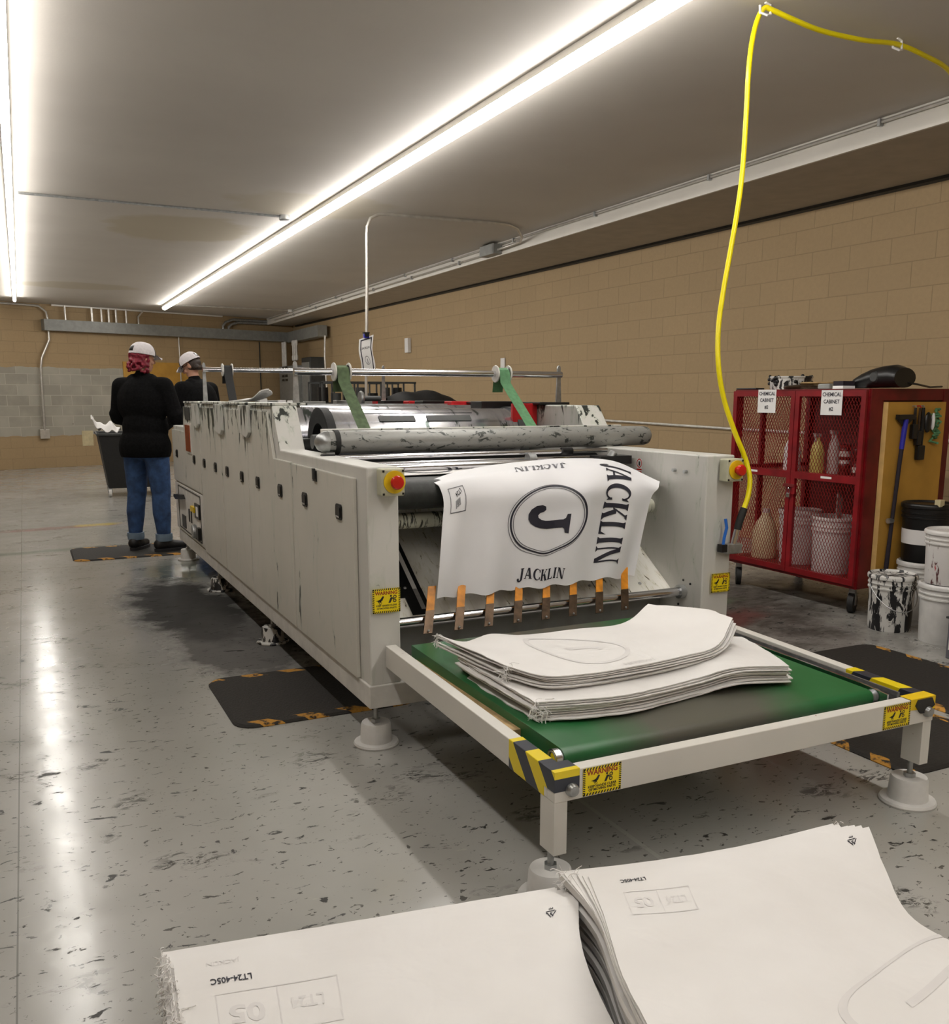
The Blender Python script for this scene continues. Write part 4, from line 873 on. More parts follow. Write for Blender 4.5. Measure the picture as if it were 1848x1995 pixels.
# hazard tape wrapped round the corners and the round bolts
h = rail(TX0-.0015, TX0+.0435, 1.985, 2.185, 'hazard_tape', .087); h.data.materials.clear(); h.data.materials.append(M['tape_left']); h.location.z = -.001
mb = MB().add([(TX0-.002, 1.928, .331), (TX0+.075, 1.928, .331), (TX0+.075, 1.928, .388), (TX0-.002, 1.928, .388), (TX0-.002, 1.99, .331), (TX0+.075, 1.99, .388), (TX0-.002, 1.99, .388)], [(0, 1, 2, 3), (0, 3, 6, 4), (3, 2, 5, 6)], 'tape_left'); mb.build('hazard_tape', 'tape_left', tb)
h = rail(TX1-.0435, TX1+.0015, 1.972, 2.26, 'hazard_tape', .087); h.data.materials.clear(); h.data.materials.append(M['tape_right']); h.location.z = -.001
mb = MB().add([(TX1-.115, 1.928, .352), (TX1+.002, 1.928, .342), (TX1+.002, 1.928, .3875), (TX1-.115, 1.928, .3875), (TX1+.002, 1.975, .342), (TX1+.002, 1.975, .3885), (TX1-.115, 1.972, .3885)], [(0, 1, 2, 3), (1, 4, 5, 2), (3, 2, 5, 6)], 'estop_yellow'); mb.build('hazard_tape', 'estop_yellow', tb)
MB().prism([(-.045, .012), (-.035, .032), (.03, .032), (.045, .005), (.01, -.016), (-.02, -.016)], lambda p, q, a: (2.573+p, 1.925+a, .352+q), -.002, .004, 'label_black').build('tape_patch', 'label_black', tb)
for x, z in ((1.222, .332), (2.588, .338)):
    MB().lathe([(0, -.016), (.014, -.016), (.018, -.008), (.019, 0), (.019, .01)], (x, 1.928, z), 20, 'galv', 'Y').build('end_bolt', 'galv', tb)
warning_label(frame_T((1.318, 1.9285, .343), (1, 0, 0), (0, 0, 1)), tb, .122, .078)
warning_label(frame_T((2.447, 1.9285, .343), (1, 0, 0), (0, 0, 1)), tb, .122, .078)
# ---------------------------------------------------------------- bag stacks on the belt
def jitter_patch(rows, k, n, dz, jx=.006, jy=.006, rnd=random, z0=0, zs=None):
    ax, ay = rnd.uniform(-jx, jx), rnd.uniform(-jy, jy); out = []
    for r in rows:
        q = []
        for p in r:
            z = p[2]-(n-1-k)*dz if zs is None else z0+(p[2]-z0)*((k+1)/n)**zs
            q.append((p[0]+ax+rnd.uniform(-.003, .003), p[1]+ay+rnd.uniform(-.003, .003), z))
        out.append(q)
    ph = rnd.uniform(0, 6)
    return Patch(out, lambda u, v: (0, 0, .0022*math.sin(u*13+ph)*math.sin(v*PI)+.001*math.sin(v*11+ph)))
def threads(name, parent, c0, ex, ey, ez, n, ln, rnd):
    mb = MB()
    for _ in range(n):
        p = Vector(c0)+Vector(ex)*rnd.random()+Vector(ey)*rnd.random()+Vector(ez)*rnd.random(); pts = [p]
        d = Vector((rnd.uniform(-1, .3), rnd.uniform(-1, .2), rnd.uniform(-.6, .7))).normalized()
        for _k in range(4): d = (d+Vector((rnd.uniform(-.7, .7), rnd.uniform(-.7, .7), rnd.uniform(-.8, .5)))).normalized(); pts.append(pts[-1]+d*ln)
        for q in pts: q.z = max(q.z, .012)
        mb.tube(pts, rnd.uniform(.0007, .0014), 4, 'bag', False)
    o = mb.build(name, 'bag', parent); o['kind'] = 'stuff'; return o
rnd = random.Random(4)
low = [[(1.293, 2.788, 0.462), (1.511, 2.79, 0.468), (1.751, 2.76, 0.466), (2.024, 2.725, 0.466), (2.202, 2.617, 0.475), (2.359, 2.545, 0.47)],
       [(1.295, 2.51, 0.462), (1.529, 2.501, 0.468), (1.731, 2.468, 0.468), (1.958, 2.456, 0.468), (2.177, 2.419, 0.48), (2.31, 2.357, 0.468)],
       [(1.305, 2.254, 0.46), (1.437, 2.202, 0.466), (1.609, 2.183, 0.466), (1.881, 2.226, 0.462), (2.035, 2.209, 0.484), (2.246, 2.192, 0.466)]]
NL = 9
for k in range(NL):
    pt = jitter_patch(low, k, NL, .0066, .020, .010, rnd)
    if k < 3:
        for r in pt.rows: r[-1].x += .03*(1-k*.3)-.02; r[-1].z = min(r[-1].z, r[-2].z)
    mb = sheet(pt, .0035, 44, 12, .008, 30+k)
    if k == NL-1: print_text(mb, pt, 'JACKLIN', .55, .72, .030, .09, math.radians(178), 'ghost', .02, 1, .0009)
    o = tag(mb.build('woven_bag', 'bag'), 'topmost white bag of the lower, wider stack on the green belt' if k == NL-1 else 'white woven bag inside the lower stack on the green belt', 'bag', 'lower stack of white bags on the green belt' )
    if k == NL-1: threads('loose_threads', o, Vector(low[2][0])+Vector((-.02, -.012, -.05)), (.06, 0, 0), (0, .03, 0), (0, 0, .05), 46, .010, rnd)
upp = [[(1.283, 2.953, 0.505), (1.331, 2.819, 0.505), (1.435, 2.824, 0.52), (1.545, 2.776, 0.515), (1.753, 2.765, 0.515), (1.961, 2.754, 0.52), (2.089, 2.78, 0.575)],
       [(1.294, 2.699, 0.51), (1.377, 2.597, 0.515), (1.5, 2.538, 0.522), (1.66, 2.518, 0.518), (1.864, 2.508, 0.518), (2.055, 2.526, 0.525), (2.212, 2.6, 0.58)],
       [(1.316, 2.48, 0.512), (1.37, 2.325, 0.514), (1.49, 2.286, 0.515), (1.665, 2.29, 0.514), (1.863, 2.31, 0.514), (2.072, 2.354, 0.52), (2.244, 2.478, 0.57)]]
NU = 7
for k in range(NU):
    pt = jitter_patch(upp, k, NU, .0068, .018, .010, rnd)
    for r in pt.rows: r[-1].z -= (NU-1-k)*.004
    mb = sheet(pt, .0032, 44, 12, .008, 60+k)
    if k == NU-1:
        print_ring(mb, pt, .46, .5, .14, .36, .10, 'ghost', 40); print_text(mb, pt, 'J', .46, .5, .11, .4, PI/2, 'ghost', .03, 2, .0009); print_text(mb, pt, 'JACKLIN', .55, .93, .028, .07, math.radians(180), 'ghost', .02, 1, .0009)
    o = tag(mb.build('woven_bag', 'bag'), 'topmost white bag of the small upper stack, its right end curled up' if k == NU-1 else 'white woven bag inside the small upper stack on the green belt', 'bag', 'upper stack of white bags on the green belt')
    if k == NU-1: threads('loose_threads', o, Vector(upp[2][0])+Vector((-.015, -.012, -.045)), (.05, 0, 0), (0, .025, 0), (0, 0, .045), 46, .009, rnd); threads('loose_threads', o, Vector(upp[0][0])+Vector((-.008, -.01, -.035)), (.02, 0, 0), (0, .02, 0), (0, 0, .04), 26, .006, rnd)
# ---------------------------------------------------------------- foreground bag stacks
def recycle(mb, pt, cu, cv, su, sv, mat='print'):
    tri = [(-1, .75), (1, .75), (0, -1)]       # points towards the sheet's near edge
    for i in range(3):
        a, b = tri[i], tri[(i+1) % 3]; c_ = (0, .16)
        f = lambda p, s: (cu+(c_[0]+(p[0]-c_[0])*s)*su, cv-(c_[1]+(p[1]-c_[1])*s)*sv)
        l = lambda t: (a[0]+(b[0]-a[0])*t, a[1]+(b[1]-a[1])*t)
        print_poly(mb, pt, [f(l(.06), 1), f(l(.72), 1), f(l(.72), .72), f(l(.10), .72)], [(0, 1, 2, 3)], mat, 0)
        print_poly(mb, pt, [f(l(.68), 1.18), f(l(.95), .86), f(l(.68), .52)], [(0, 1, 2)], mat, 0)
    print_text(mb, pt, '5', cu, cv-.05*sv, su*.9, sv*.9, PI, mat, .03, 0); print_text(mb, pt, 'PP', cu, cv-1.3*sv, su*.75, sv*.6, PI, mat, .02, 0)
NF = 12
def zstack(z, up, n): return z-.0048*up if up <= 6 else .008+(z-.0288-.008)*(n-1-up+.0)/(n-7)
fl = [[(0.187, 1.812, 0.2), (0.459, 1.762, 0.204), (0.765, 1.717, 0.202), (1.088, 1.674, 0.198)],
      [(0.17, 1.588, 0.2), (0.417, 1.542, 0.204), (0.682, 1.507, 0.198), (0.992, 1.506, 0.18)],
      [(0.155, 1.377, 0.2), (0.372, 1.329, 0.204), (0.621, 1.309, 0.19), (0.944, 1.326, 0.15)],
      [(0.138, 1.147, 0.2), (0.337, 1.113, 0.202), (0.582, 1.096, 0.185), (0.909, 1.119, 0.135)]]
for k in range(NF):
    rr = []; up = NF-1-k; s_ = min(up, 5)
    for j, r in enumerate(fl): rr.append([(p[0]-.003*s_, p[1]+.018*s_, zstack(p[2], up, NF)) for p in r])
    pt = jitter_patch(rr, 0, 1, 0, .004 if up else 0, .003 if up else 0, rnd)
    mb = sheet(pt, .0045 if up < 6 else .016, 40, 20, .003, 90+k)
    if not up:
        print_text(mb, pt, 'LT24-405C', .135, .137, .0225, .040, math.radians(180), 'print', .02, 0)
        recycle(mb, pt, .925, .095, .016, .026)
        for q in ((.09, .20, .39, .205), (.09, .40, .39, .405), (.09, .2, .093, .4), (.387, .2, .39, .4), (.24, .2, .243, .4)): print_poly(mb, pt, [(q[0], q[1]), (q[2], q[1]), (q[2], q[3]), (q[0], q[3])], [(0, 1, 2, 3)], 'ghost', 3, .0009)
        print_text(mb, pt, '05', .16, .30, .09, .11, PI, 'ghost', .03, 1, .0009); print_text(mb, pt, 'JACKLIN', .12, .045, .022, .028, PI, 'ghost', .02, 1, .0009); print_text(mb, pt, 'LT24', .31, .29, .04, .07, PI, 'ghost', .02, 1, .0009)
    lab = 'top white bag of the left foreground stack, stamped with a small code' if not up else 'white woven bag lower in the left foreground stack, its back edge showing'
    o = tag(mb.build('woven_bag', 'bag'), lab, 'bag', 'left foreground stack of white bags')
    if not up:
        for j in range(3): threads('loose_threads', o, Vector(fl[0][0])+Vector((-.022, -.22-.0*j, -.13+.05*j)), (.02, 0, 0), (0, .26, 0), (0, 0, .05), 110, .007, rnd)
fr = [[(1.109, 1.669, 0.24), (1.324, 1.609, 0.244), (1.592, 1.568, 0.246), (1.896, 1.549, 0.25)],
      [(1.027, 1.485, 0.255), (1.23, 1.421, 0.258), (1.461, 1.384, 0.255), (1.76, 1.382, 0.24)],
      [(0.936, 1.284, 0.268), (1.148, 1.216, 0.265), (1.388, 1.185, 0.25), (1.689, 1.254, 0.215)],
      [(0.896, 1.159, 0.268), (1.101, 1.083, 0.262), (1.356, 1.056, 0.24), (1.706, 1.163, 0.195)],
      [(0.843, 0.988, 0.262), (1.062, 0.915, 0.255), (1.349, 0.9, 0.23), (1.767, 1.021, 0.18)]]
for k in range(NF+2):
    rr = []; up = NF+1-k; s_ = min(up, 5)
    for j, r in enumerate(fr): rr.append([(p[0]-.006*s_*(j < 1)+.004*up*(1-i/3)*min(1, j*.6), p[1]+.018*s_*(1.0 if j == 0 else .6), zstack(p[2], up, NF+2)) for i, p in enumerate(r)])
    pt = jitter_patch(rr, 0, 1, 0, .004 if up else 0, .003 if up else 0, rnd)
    mb = sheet(pt, .0045 if up < 6 else .016, 40, 22, .003, 120+k)
    if not up:
        print_text(mb, pt, 'LT24-405C', .155, .055, .021, .026, math.radians(182), 'print', .02, 0)
        recycle(mb, pt, .925, .065, .019, .024)
        print_ring(mb, pt, .80, .80, .27, .16, .10, 'ghost', 60, .0009); print_text(mb, pt, 'J', .82, .82, .24, .17, PI/2, 'ghost', .03, 2, .0009)
        for q in ((.10, .12, .34, .124), (.10, .24, .34, .244), (.10, .12, .103, .24), (.337, .12, .34, .24), (.22, .12, .223, .24)): print_poly(mb, pt, [(q[0], q[1]), (q[2], q[1]), (q[2], q[3]), (q[0], q[3])], [(0, 1, 2, 3)], 'ghost', 3, .0009)
        print_text(mb, pt, '05', .16, .18, .07, .07, PI, 'ghost', .03, 1, .0009); print_text(mb, pt, 'LT24', .28, .18, .035, .05, PI, 'ghost', .02, 1, .0009)
    lab = 'top white bag of the right foreground stack, its side edge curving away' if not up else 'white woven bag lower in the right foreground stack, its edge showing'
    o = tag(mb.build('woven_bag', 'bag'), lab, 'bag', 'right foreground stack of white bags')
    if not up: threads('loose_threads', o, Vector(fr[0][0])+Vector((-.03, .03, -.06)), (.03, 0, 0), (0, .05, 0), (0, 0, .05), 60, .008, rnd); threads('loose_threads', o, Vector(fr[0][3])+Vector((-.03, .08, -.025)), (.02, 0, 0), (0, .01, 0), (0, 0, .008), 7, .005, rnd)
# ---------------------------------------------------------------- floor mats
def mat_mesh(x0, x1, y0, y1, h=.012, r=.09, lip=.012):
    def ring(i, z):
        a, b, c_, d = x0+i, x1-i, y0+i, y1-i; R_ = max(r-i, .01); vs = []
        for cx_, cy_, s0 in ((b-R_, d-R_, 0), (a+R_, d-R_, 90), (a+R_, c_+R_, 180), (b-R_, c_+R_, 270)):
            for k in range(7): q = math.radians(s0+k*15); vs.append((cx_+R_*math.cos(q), cy_+R_*math.sin(q), z))
        return vs
    a = ring(0, .0005); b = ring(0, .004); c_ = ring(lip, h); K = len(a); mb = MB()
    mb.add(a+b+c_, [tuple(range(K))[::-1], tuple(range(2*K, 3*K))]+[(i, (i+1) % K, K+(i+1) % K, K+i) for i in range(K)]+[(K+i, K+(i+1) % K, 2*K+(i+1) % K, 2*K+i) for i in range(K)])
    return mb
def floor_mat(x0, x1, y0, y1, label, swap=False):
    if swap:   # built turned a quarter so the striped borders lie on its long sides
        mt = mat_material('floor_mat_rubber', -(x1-x0)/2, (x1-x0)/2, .05)
        o = mat_mesh(-(y1-y0)/2, (y1-y0)/2, -(x1-x0)/2, (x1-x0)/2).build('floor_mat', mt); o.rotation_euler = (0, 0, PI/2)
    else:
        mt = mat_material('floor_mat_rubber', -(y1-y0)/2, (y1-y0)/2, .06)
        o = mat_mesh(-(x1-x0)/2, (x1-x0)/2, -(y1-y0)/2, (y1-y0)/2).build('floor_mat', mt)
    o.location = ((x0+x1)/2, (y0+y1)/2, 0); return tag(o, label, 'mat')
floor_mat(.685, 1.50, 3.645, 4.385, 'black rubber mat with worn orange striped edges beside the left front corner of the press')
floor_mat(.27, 1.35, 8.21, 8.93, 'black rubber mat that the red-haired person stands on')
floor_mat(2.775, 3.43, 2.11, 3.50, 'dark mat with orange striped edges right of the delivery table', True)
floor_mat(3.50, 4.12, 1.6, 3.47, 'dark mat further right, in front of the pails', True)
# ================================================================ chemical cabinet
cab = thing('chemical_cabinet', 'red steel mesh cabinet on casters with two chemical signs on its doors', 'cabinet', (4.94, 4.58, 0))
cx0, cx1, cy0, cy1, cz0, cz1 = 4.58, 5.31, 4.0, 5.165, .17, 1.40
def bars(name, lst, mat, parent=cab, bev=.002):
    mb = MB()
    for i, (a, b) in enumerate(lst): e = i*.00035; mb.box(tuple(q-e for q in a), tuple(q+e for q in b), mat)
    return mb.build(name, mat, parent, weld=False)
t_ = .038
bars('frame', [((x, y, cz0), (x+t_, y+t_, cz1)) for x in (cx0+.012, cx1-t_) for y in (cy0, cy1-t_)]+[((cx0+.012, y, z), (cx1, y+t_, z+t_)) for y in (cy0, cy1-t_) for z in (cz0, cz1-t_)]+[((x, cy0, z), (x+t_, cy1, z+t_)) for x in (cx0+.012, cx1-t_) for z in (cz0, cz1-t_)]+[((cx0+.012, cy1-t_, .84), (cx1, cy1, .87))]+[((cx0+.25, cy1-.02, cz0), (cx0+.28, cy1-.005, cz1))], 'red_paint')
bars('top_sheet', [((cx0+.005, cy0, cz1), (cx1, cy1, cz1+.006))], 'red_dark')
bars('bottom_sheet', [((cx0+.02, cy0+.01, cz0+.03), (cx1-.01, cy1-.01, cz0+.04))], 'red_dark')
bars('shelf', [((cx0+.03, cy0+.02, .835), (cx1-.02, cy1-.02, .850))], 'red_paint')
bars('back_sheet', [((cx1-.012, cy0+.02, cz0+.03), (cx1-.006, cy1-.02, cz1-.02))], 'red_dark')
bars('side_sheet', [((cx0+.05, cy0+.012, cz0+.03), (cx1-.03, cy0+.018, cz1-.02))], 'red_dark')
def mesh_panel(o, ex, ez, W, H, parent, name='mesh_panel', cw=.0245, ch=.046):
    """expanded metal: zigzag strands that touch at their corners"""
    mb = MB(); ex = Vector(ex); ez = Vector(ez); nn = ex.cross(ez).normalized(); o = Vector(o); r = .0015; rows = int(H/(ch/2)); cols = int(W/(cw/2))
    for j in range(rows+1):
        zc = j*ch/2; sg = 1 if j % 2 else -1; pts = []
        for i in range(cols+1): pts.append((i*cw/2, min(max(zc+(ch/4)*(1 if (i % 2) else -1)*sg, 0), H)))
        vs = []; fs = []
        for (a, b) in pts:
            p = o+ex*a+ez*b
            vs += [p+ez*r*1.3+nn*.0015, p-ez*r*1.3+nn*.0015, p-ez*r*1.3-nn*.0015, p+ez*r*1.3-nn*.0015]
        for i in range(len(pts)-1):
            for k in range(4): fs.append((4*i+k, 4*i+(k+1) % 4, 4*i+4+(k+1) % 4, 4*i+4+k))
        mb.add(vs, fs, 'red_mesh')
    return mb.build(name, 'red_mesh', parent, weld=False)
ym = 4.575
def cab_door(y0, y1, nm):
    fw = .035
    d = bars('door', [((cx0-.012, y0, cz0+.02), (cx0+.008, y0+fw, cz1-.005)), ((cx0-.012, y1-fw, cz0+.02), (cx0+.008, y1, cz1-.005)), ((cx0-.012, y0, cz0+.02), (cx0+.008, y1, cz0+.02+fw)), ((cx0-.012, y0, cz1-.005-fw), (cx0+.008, y1, cz1-.005)), ((cx0-.012, y0, .825), (cx0+.008, y1, .868))], 'red_paint')
    for z0, z1 in ((cz0+.055, .825), (.868, cz1-.04)): mesh_panel((cx0-.002, y0+fw, z0), (0, 1, 0), (0, 0, 1), y1-y0-2*fw, z1-z0, d)
    return d
dR = cab_door(cy0+.005, ym-.003, 'r'); dL = cab_door(ym+.003, cy1-.002, 'l')
mesh_panel((cx0+.05, cy1-.012, cz0+.04), (1, 0, 0), (0, 0, 1), cx1-cx0-.09, cz1-cz0-.08, cab)
lt = MB().box((cx0-.03, ym-.055, .765), (cx0-.012, ym+.045, .785), 'red_dark').box((cx0-.028, ym-.06, .72), (cx0-.012, ym-.035, .78), 'red_paint').build('latch', 'red_dark', dR)
for y in (4.27, 4.93):
    MB().box((cx0-.0135, y-.045, .842), (cx0-.012, y+.045, .856), 'paper').build('small_label', 'paper', dR if y < ym else dL)
pl = thing('padlock', 'small brass and steel padlock hanging on the red cabinet latch', 'padlock', (cx0-.025, ym-.005, .70))
MB().box((cx0-.034, ym-.018, .695), (cx0-.018, ym+.012, .725), 'chrome').build('lock_body', 'chrome', pl, .003)
MB().tube([(cx0-.026, ym-.013, .722), (cx0-.026, ym-.012, .75), (cx0-.026, ym-.003, .76), (cx0-.026, ym+.006, .75), (cx0-.026, ym+.007, .722)], .0028, 8, 'chrome').build('shackle', 'chrome', pl)
for y, z, lab, s in ((4.83, 1.325, 'white paper sign reading chemical cabinet on the left cabinet door', 0), (4.265, 1.318, 'white paper sign reading chemical cabinet on the right cabinet door', 0)):
    sgn = thing('paper_sign', lab, 'sign', (cx0-.015, y, z))
    T = frame_T((cx0-.0155, y, z), (0, -1, 0), (0, 0, 1)); mb = MB()
    mb.box((-.085, -.075, -.001), (.085, .08, .0), 'paper', T)
    for tx, dy in (('CHEMICAL', .052), ('CABINET', .008), ('#2', -.038)): flat_text(mb, tx, T @ Matrix.Translation((0, dy, .001)), .033, 'print', .022, sx=.95)
    mb.build('sign_sheet', 'paper', sgn, weld=False)
def caster(x, y, rz, parent, r=.066, mat='black_rubber'):
    T = Matrix.Translation((x, y, 0)) @ Matrix.Rotation(rz, 4, 'Z'); q = lambda p: tuple(T @ Vector(p))
    b = MB().box((-.035, -.035, .16), (.035, .035, .172), 'galv', T).box((-.018, -.02, .12), (.018, .02, .16), 'galv', T).box((-.02, -.024, .05), (.02, -.020, .13), 'galv', T).box((-.02, .020, .05), (.02, .024, .13), 'galv', T).build('caster_fork', 'galv', parent)
    MB().cyl(q((0.0, -.018, r)), q((0.0, .018, r)), r, 24, mat).build('caster_wheel', mat, b)
for x, y, r_ in ((4.655, 4.07, .5), (4.64, 5.10, .9), (5.24, 4.07, .2), (5.24, 5.10, 1.1)): caster(x, y, r_, cab)
# plywood board on the side with the hanging tools
brd = thing('plywood_tool_board', 'yellow brown plywood board fixed to the side of the red cabinet', 'board', (4.95, 3.97, .1))
MB().box((4.705, 3.955, .125), (5.22, 3.99, 1.325), 'plywood').box((4.7045, 3.9545, .125), (4.7055, 3.9905, 1.325), 'plywood_edge').build('board', 'plywood', brd)
bars('side_frame', [((4.60, 3.99, cz0), (4.70, 4.0, cz1)), ((5.235, 3.985, cz0), (5.31, 4.0, cz1)), ((4.60, 3.99, 1.335), (5.31, 4.0, cz1))], 'red_dark')
tl = thing('squeegee', 'long-handled squeegee with a dark blue pole hanging on the plywood board', 'tool', (4.80, 3.94, .2))
MB().tube([(4.835, 3.93, 1.20), (4.815, 3.93, .98), (4.79, 3.93, .62), (4.765, 3.93, .22)], [.016, .013, .012, .015], 10, 'cap_black').build('handle', 'cap_black', tl)
MB().tube([(4.837, 3.93, 1.22), (4.82, 3.93, 1.04)], [.017, .015], 10, 'navy_clip').build('grip', 'navy_clip', tl)
MB().box((4.765, 3.915, 1.22), (4.90, 3.945, 1.25), 'black').add([(4.765, 3.93, 1.22), (4.90, 3.93, 1.22), (4.85, 3.93, 1.18), (4.82, 3.93, 1.18), (4.765, 3.94, 1.22), (4.90, 3.94, 1.22), (4.85, 3.94, 1.18), (4.82, 3.94, 1.18)], [(0, 1, 2, 3), (7, 6, 5, 4), (0, 3, 7, 4), (1, 5, 6, 2)], 'black').build('blade_head', 'black', tl)
MB().tube([(4.752, 3.93, .60), (4.79, 3.93, .60)], .017, 10, 'galv').build('collar', 'galv', tl)
for i, (x, z1, z0, m_, w_) in enumerate(((4.915, 1.29, 1.10, 'black', .022), (4.955, 1.29, 1.06, 'rust_steel', .018), (4.985, 1.29, .97, 'black', .030))):
    b_ = thing('brush', ('short black brush hanging left among the tools on the plywood board', 'brown handled scraper hanging in the middle of the tools on the plywood board', 'longest black brush hanging on the plywood board')[i], 'brush', (x, 3.94, z0))
    MB().tube([(x, 3.93, z1), (x, 3.93, (z0+z1)/2), (x, 3.93, z0+.08)], [w_*.35, w_*.5, w_*.4], 8, m_).build('handle', m_, b_)
    MB().box((x-w_, 3.915, z0), (x+w_, 3.945, z0+.09), 'black').build('bristles', 'black', b_, .006)
    MB().tube([(x, 3.953, z1+.01), (x, 3.93, z1+.012), (x, 3.925, z1)], .004, 6, 'red' if i == 1 else 'galv').build('hook', 'galv', b_)
g_ = thing('work_glove', 'white tipped black glove hanging right of the brushes', 'glove', (5.04, 3.94, 1.17))
MB().ball((5.035, 3.93, 1.20), (.03, .015, .065), 'black', 12).build('glove_body', 'black', g_); MB().ball((5.075, 3.925, 1.205), (.013, .012, .055), 'paper', 10).build('glove_tip', 'paper', g_)
c_ = thing('green_cord', 'bundle of green cord hanging at the right of the plywood board', 'cord', (5.12, 3.94, 1.12))
rnd2 = random.Random(3); pts = [Vector((5.11+.03*math.sin(k*1.9)+rnd2.uniform(-.01, .01), 3.93+.01*math.cos(k*1.3), 1.27-.0045*k+.02*math.sin(k*.9))) for k in range(42)]
MB().tube(pts, .008, 6, 'green_strap').build('cord_loops', 'green_strap', c_)
# things inside the cabinet (behind the mesh)
def bottle(x, y, z, r, h, mat, label, trig=True, cat='bottle', group=None):
    b = thing('spray_bottle' if trig else 'jug', label, cat, (x, y, z), 0, group)
    MB().lathe([(0, 0), (r, 0), (r*1.03, .01), (r*1.0, h*.55), (r*.75, h*.72), (r*.35, h*.85), (r*.33, h*.9), (0, h*.9)], (x, y, z), 20, mat).build('bottle_body', mat, b)
    if trig:
        MB().box((x-.035, y-.012, z+h*.93), (x+.015, y+.012, z+h), 'milky').box((x-.04, y-.010, z+h*.97), (x-.03, y+.01, z+h*1.01), 'milky').box((x-.028, y-.006, z+h*.8), (x-.020, y+.006, z+h*.93), 'milky').cyl((x, y, z+h*.88), (x, y, z+h*.95), .012, 10, 'milky').build('trigger_head', 'milky', b)
    else: MB().cyl((x, y, z+h*.88), (x, y, z+h*.98), r*.3, 12, 'milky').build('cap', 'milky', b)
    return b
bottle(4.80, 4.80, .851, .058, .27, 'paper', 'white jug on the upper cabinet shelf, behind the middle post', False)
bottle(4.74, 4.52, .851, .045, .265, 'yellow_liquid', 'spray bottle of yellow liquid on the upper cabinet shelf')
bottle(4.84, 4.47, .851, .042, .285, 'milky', 'milky white spray bottle right of the yellow one on the cabinet shelf')
for i in range(4):
    for k in range(2):
        x, y, z = 4.82+.03*(i % 2), 4.36-.085*i, .851+.10*k
        j = thing('ink_jar', 'small dark red jar with a lid stacked on the upper cabinet shelf', 'jar', (x, y, z), 0, 'dark red jars on the cabinet shelf')
        MB().lathe([(0, 0), (.034, 0), (.036, .01), (.036, .065), (.032, .075), (0, .075)], (x, y, z), 16, 'jar').build('jar_glass', 'jar', j)
        MB().lathe([(.034, .075), (.035, .097), (0, .098), ], (x, y, z), 16, 'pail' if (i+k) % 3 == 0 else 'red_dark').build('jar_lid', 'jar', j)
        MB().lathe([(.0365, .02), (.0365, .055)], (x, y, z), 16, 'milky' if (i+k) % 2 else 'jar').build('jar_label', 'jar', j)
bottle(4.76, 4.98, .211, .085, .36, 'pail_cream', 'tall cream plastic jug at the bottom left of the red cabinet', False, 'jug')
def pail(x, y, z, label, mat='pail', r=.145, h=.36, group=None, rim='pail', lid=True, handle=True, ang=0, cat='pail'):
    p = thing('pail', label, cat, (x, y, z), 0, group); k = r/.145
    prof = [(0, 0), (r*.86, 0), (r*.875, .006), (r*.93, h*.72), (r*.945, h*.72), (r*.945, h*.74), (r*.985, h*.745), (r*.985, h*.77), (r*.95, h*.775), (r*.955, h*.82), (r*.99, h*.825), (r*.99, h*.845), (r*.96, h*.85), (r*.965, h*.93)]
    MB().lathe(prof, (x, y, z), 40, mat).build('pail_body', mat, p)
    if lid: MB().lathe([(r*.97, h*.91), (r*1.02, h*.92), (r*1.03, h*.96), (r*1.01, h*.985), (r*.96, h*1.0), (r*.93, h*.985), (r*.90, h*.965), (0, h*.965)], (x, y, z), 40, rim).build('pail_lid', rim, p)
    else: MB().lathe([(r*.965, h*.93), (r*1.0, h*.94), (r*1.01, h*.98), (r*.98, h), (r*.94, h*.99), (r*.80, h*.1), (0, h*.1)], (x, y, z), 40, rim).build('pail_rim', rim, p)
    if handle:
        pts = [(x+math.cos(ang)*r*1.0*math.cos(q), y+math.sin(ang)*r*math.cos(q)-.0, 0) for q in (0,)]; pts = []
        for k in range(15):
            q = PI*k/14; bx = math.cos(ang)*r*1.03*math.cos(q)-math.sin(ang)*-1*0; dx = math.sin(ang)*r*1.06*math.sin(q); dy = -math.cos(ang)*r*1.06*math.sin(q)
            pts.append((x+math.cos(ang)*r*1.03*math.cos(q)+dx, y+math.sin(ang)*r*1.03*math.cos(q)+dy, z+h*.80-h*.42*math.sin(q)))
        MB().tube(pts, .0028, 6, 'galv').build('pail_handle', 'galv', p)
    return p
pail(4.83, 4.72, .211, 'white pail at the bottom of the red cabinet, behind the middle post', r=.145, h=.375, handle=False)
pp_ = pail(4.77, 4.36, .211, 'white pail with an open dark top at the bottom right of the red cabinet', r=.145, h=.37, handle=False, lid=False, rim='pail')
MB().cyl((4.77, 4.36, .50), (4.77, 4.36, .552), .128, 32, 'jar').build('pail_contents', 'jar', pp_)
pd = thing('stir_paddle', 'pale purple stirring paddle standing in the open pail inside the red cabinet', 'paddle', (4.80, 4.36, .5))
MB().box((4.755, 4.335, .50), (4.805, 4.345, .74), 'milky').build('paddle_blade', 'milky', pd, .003)
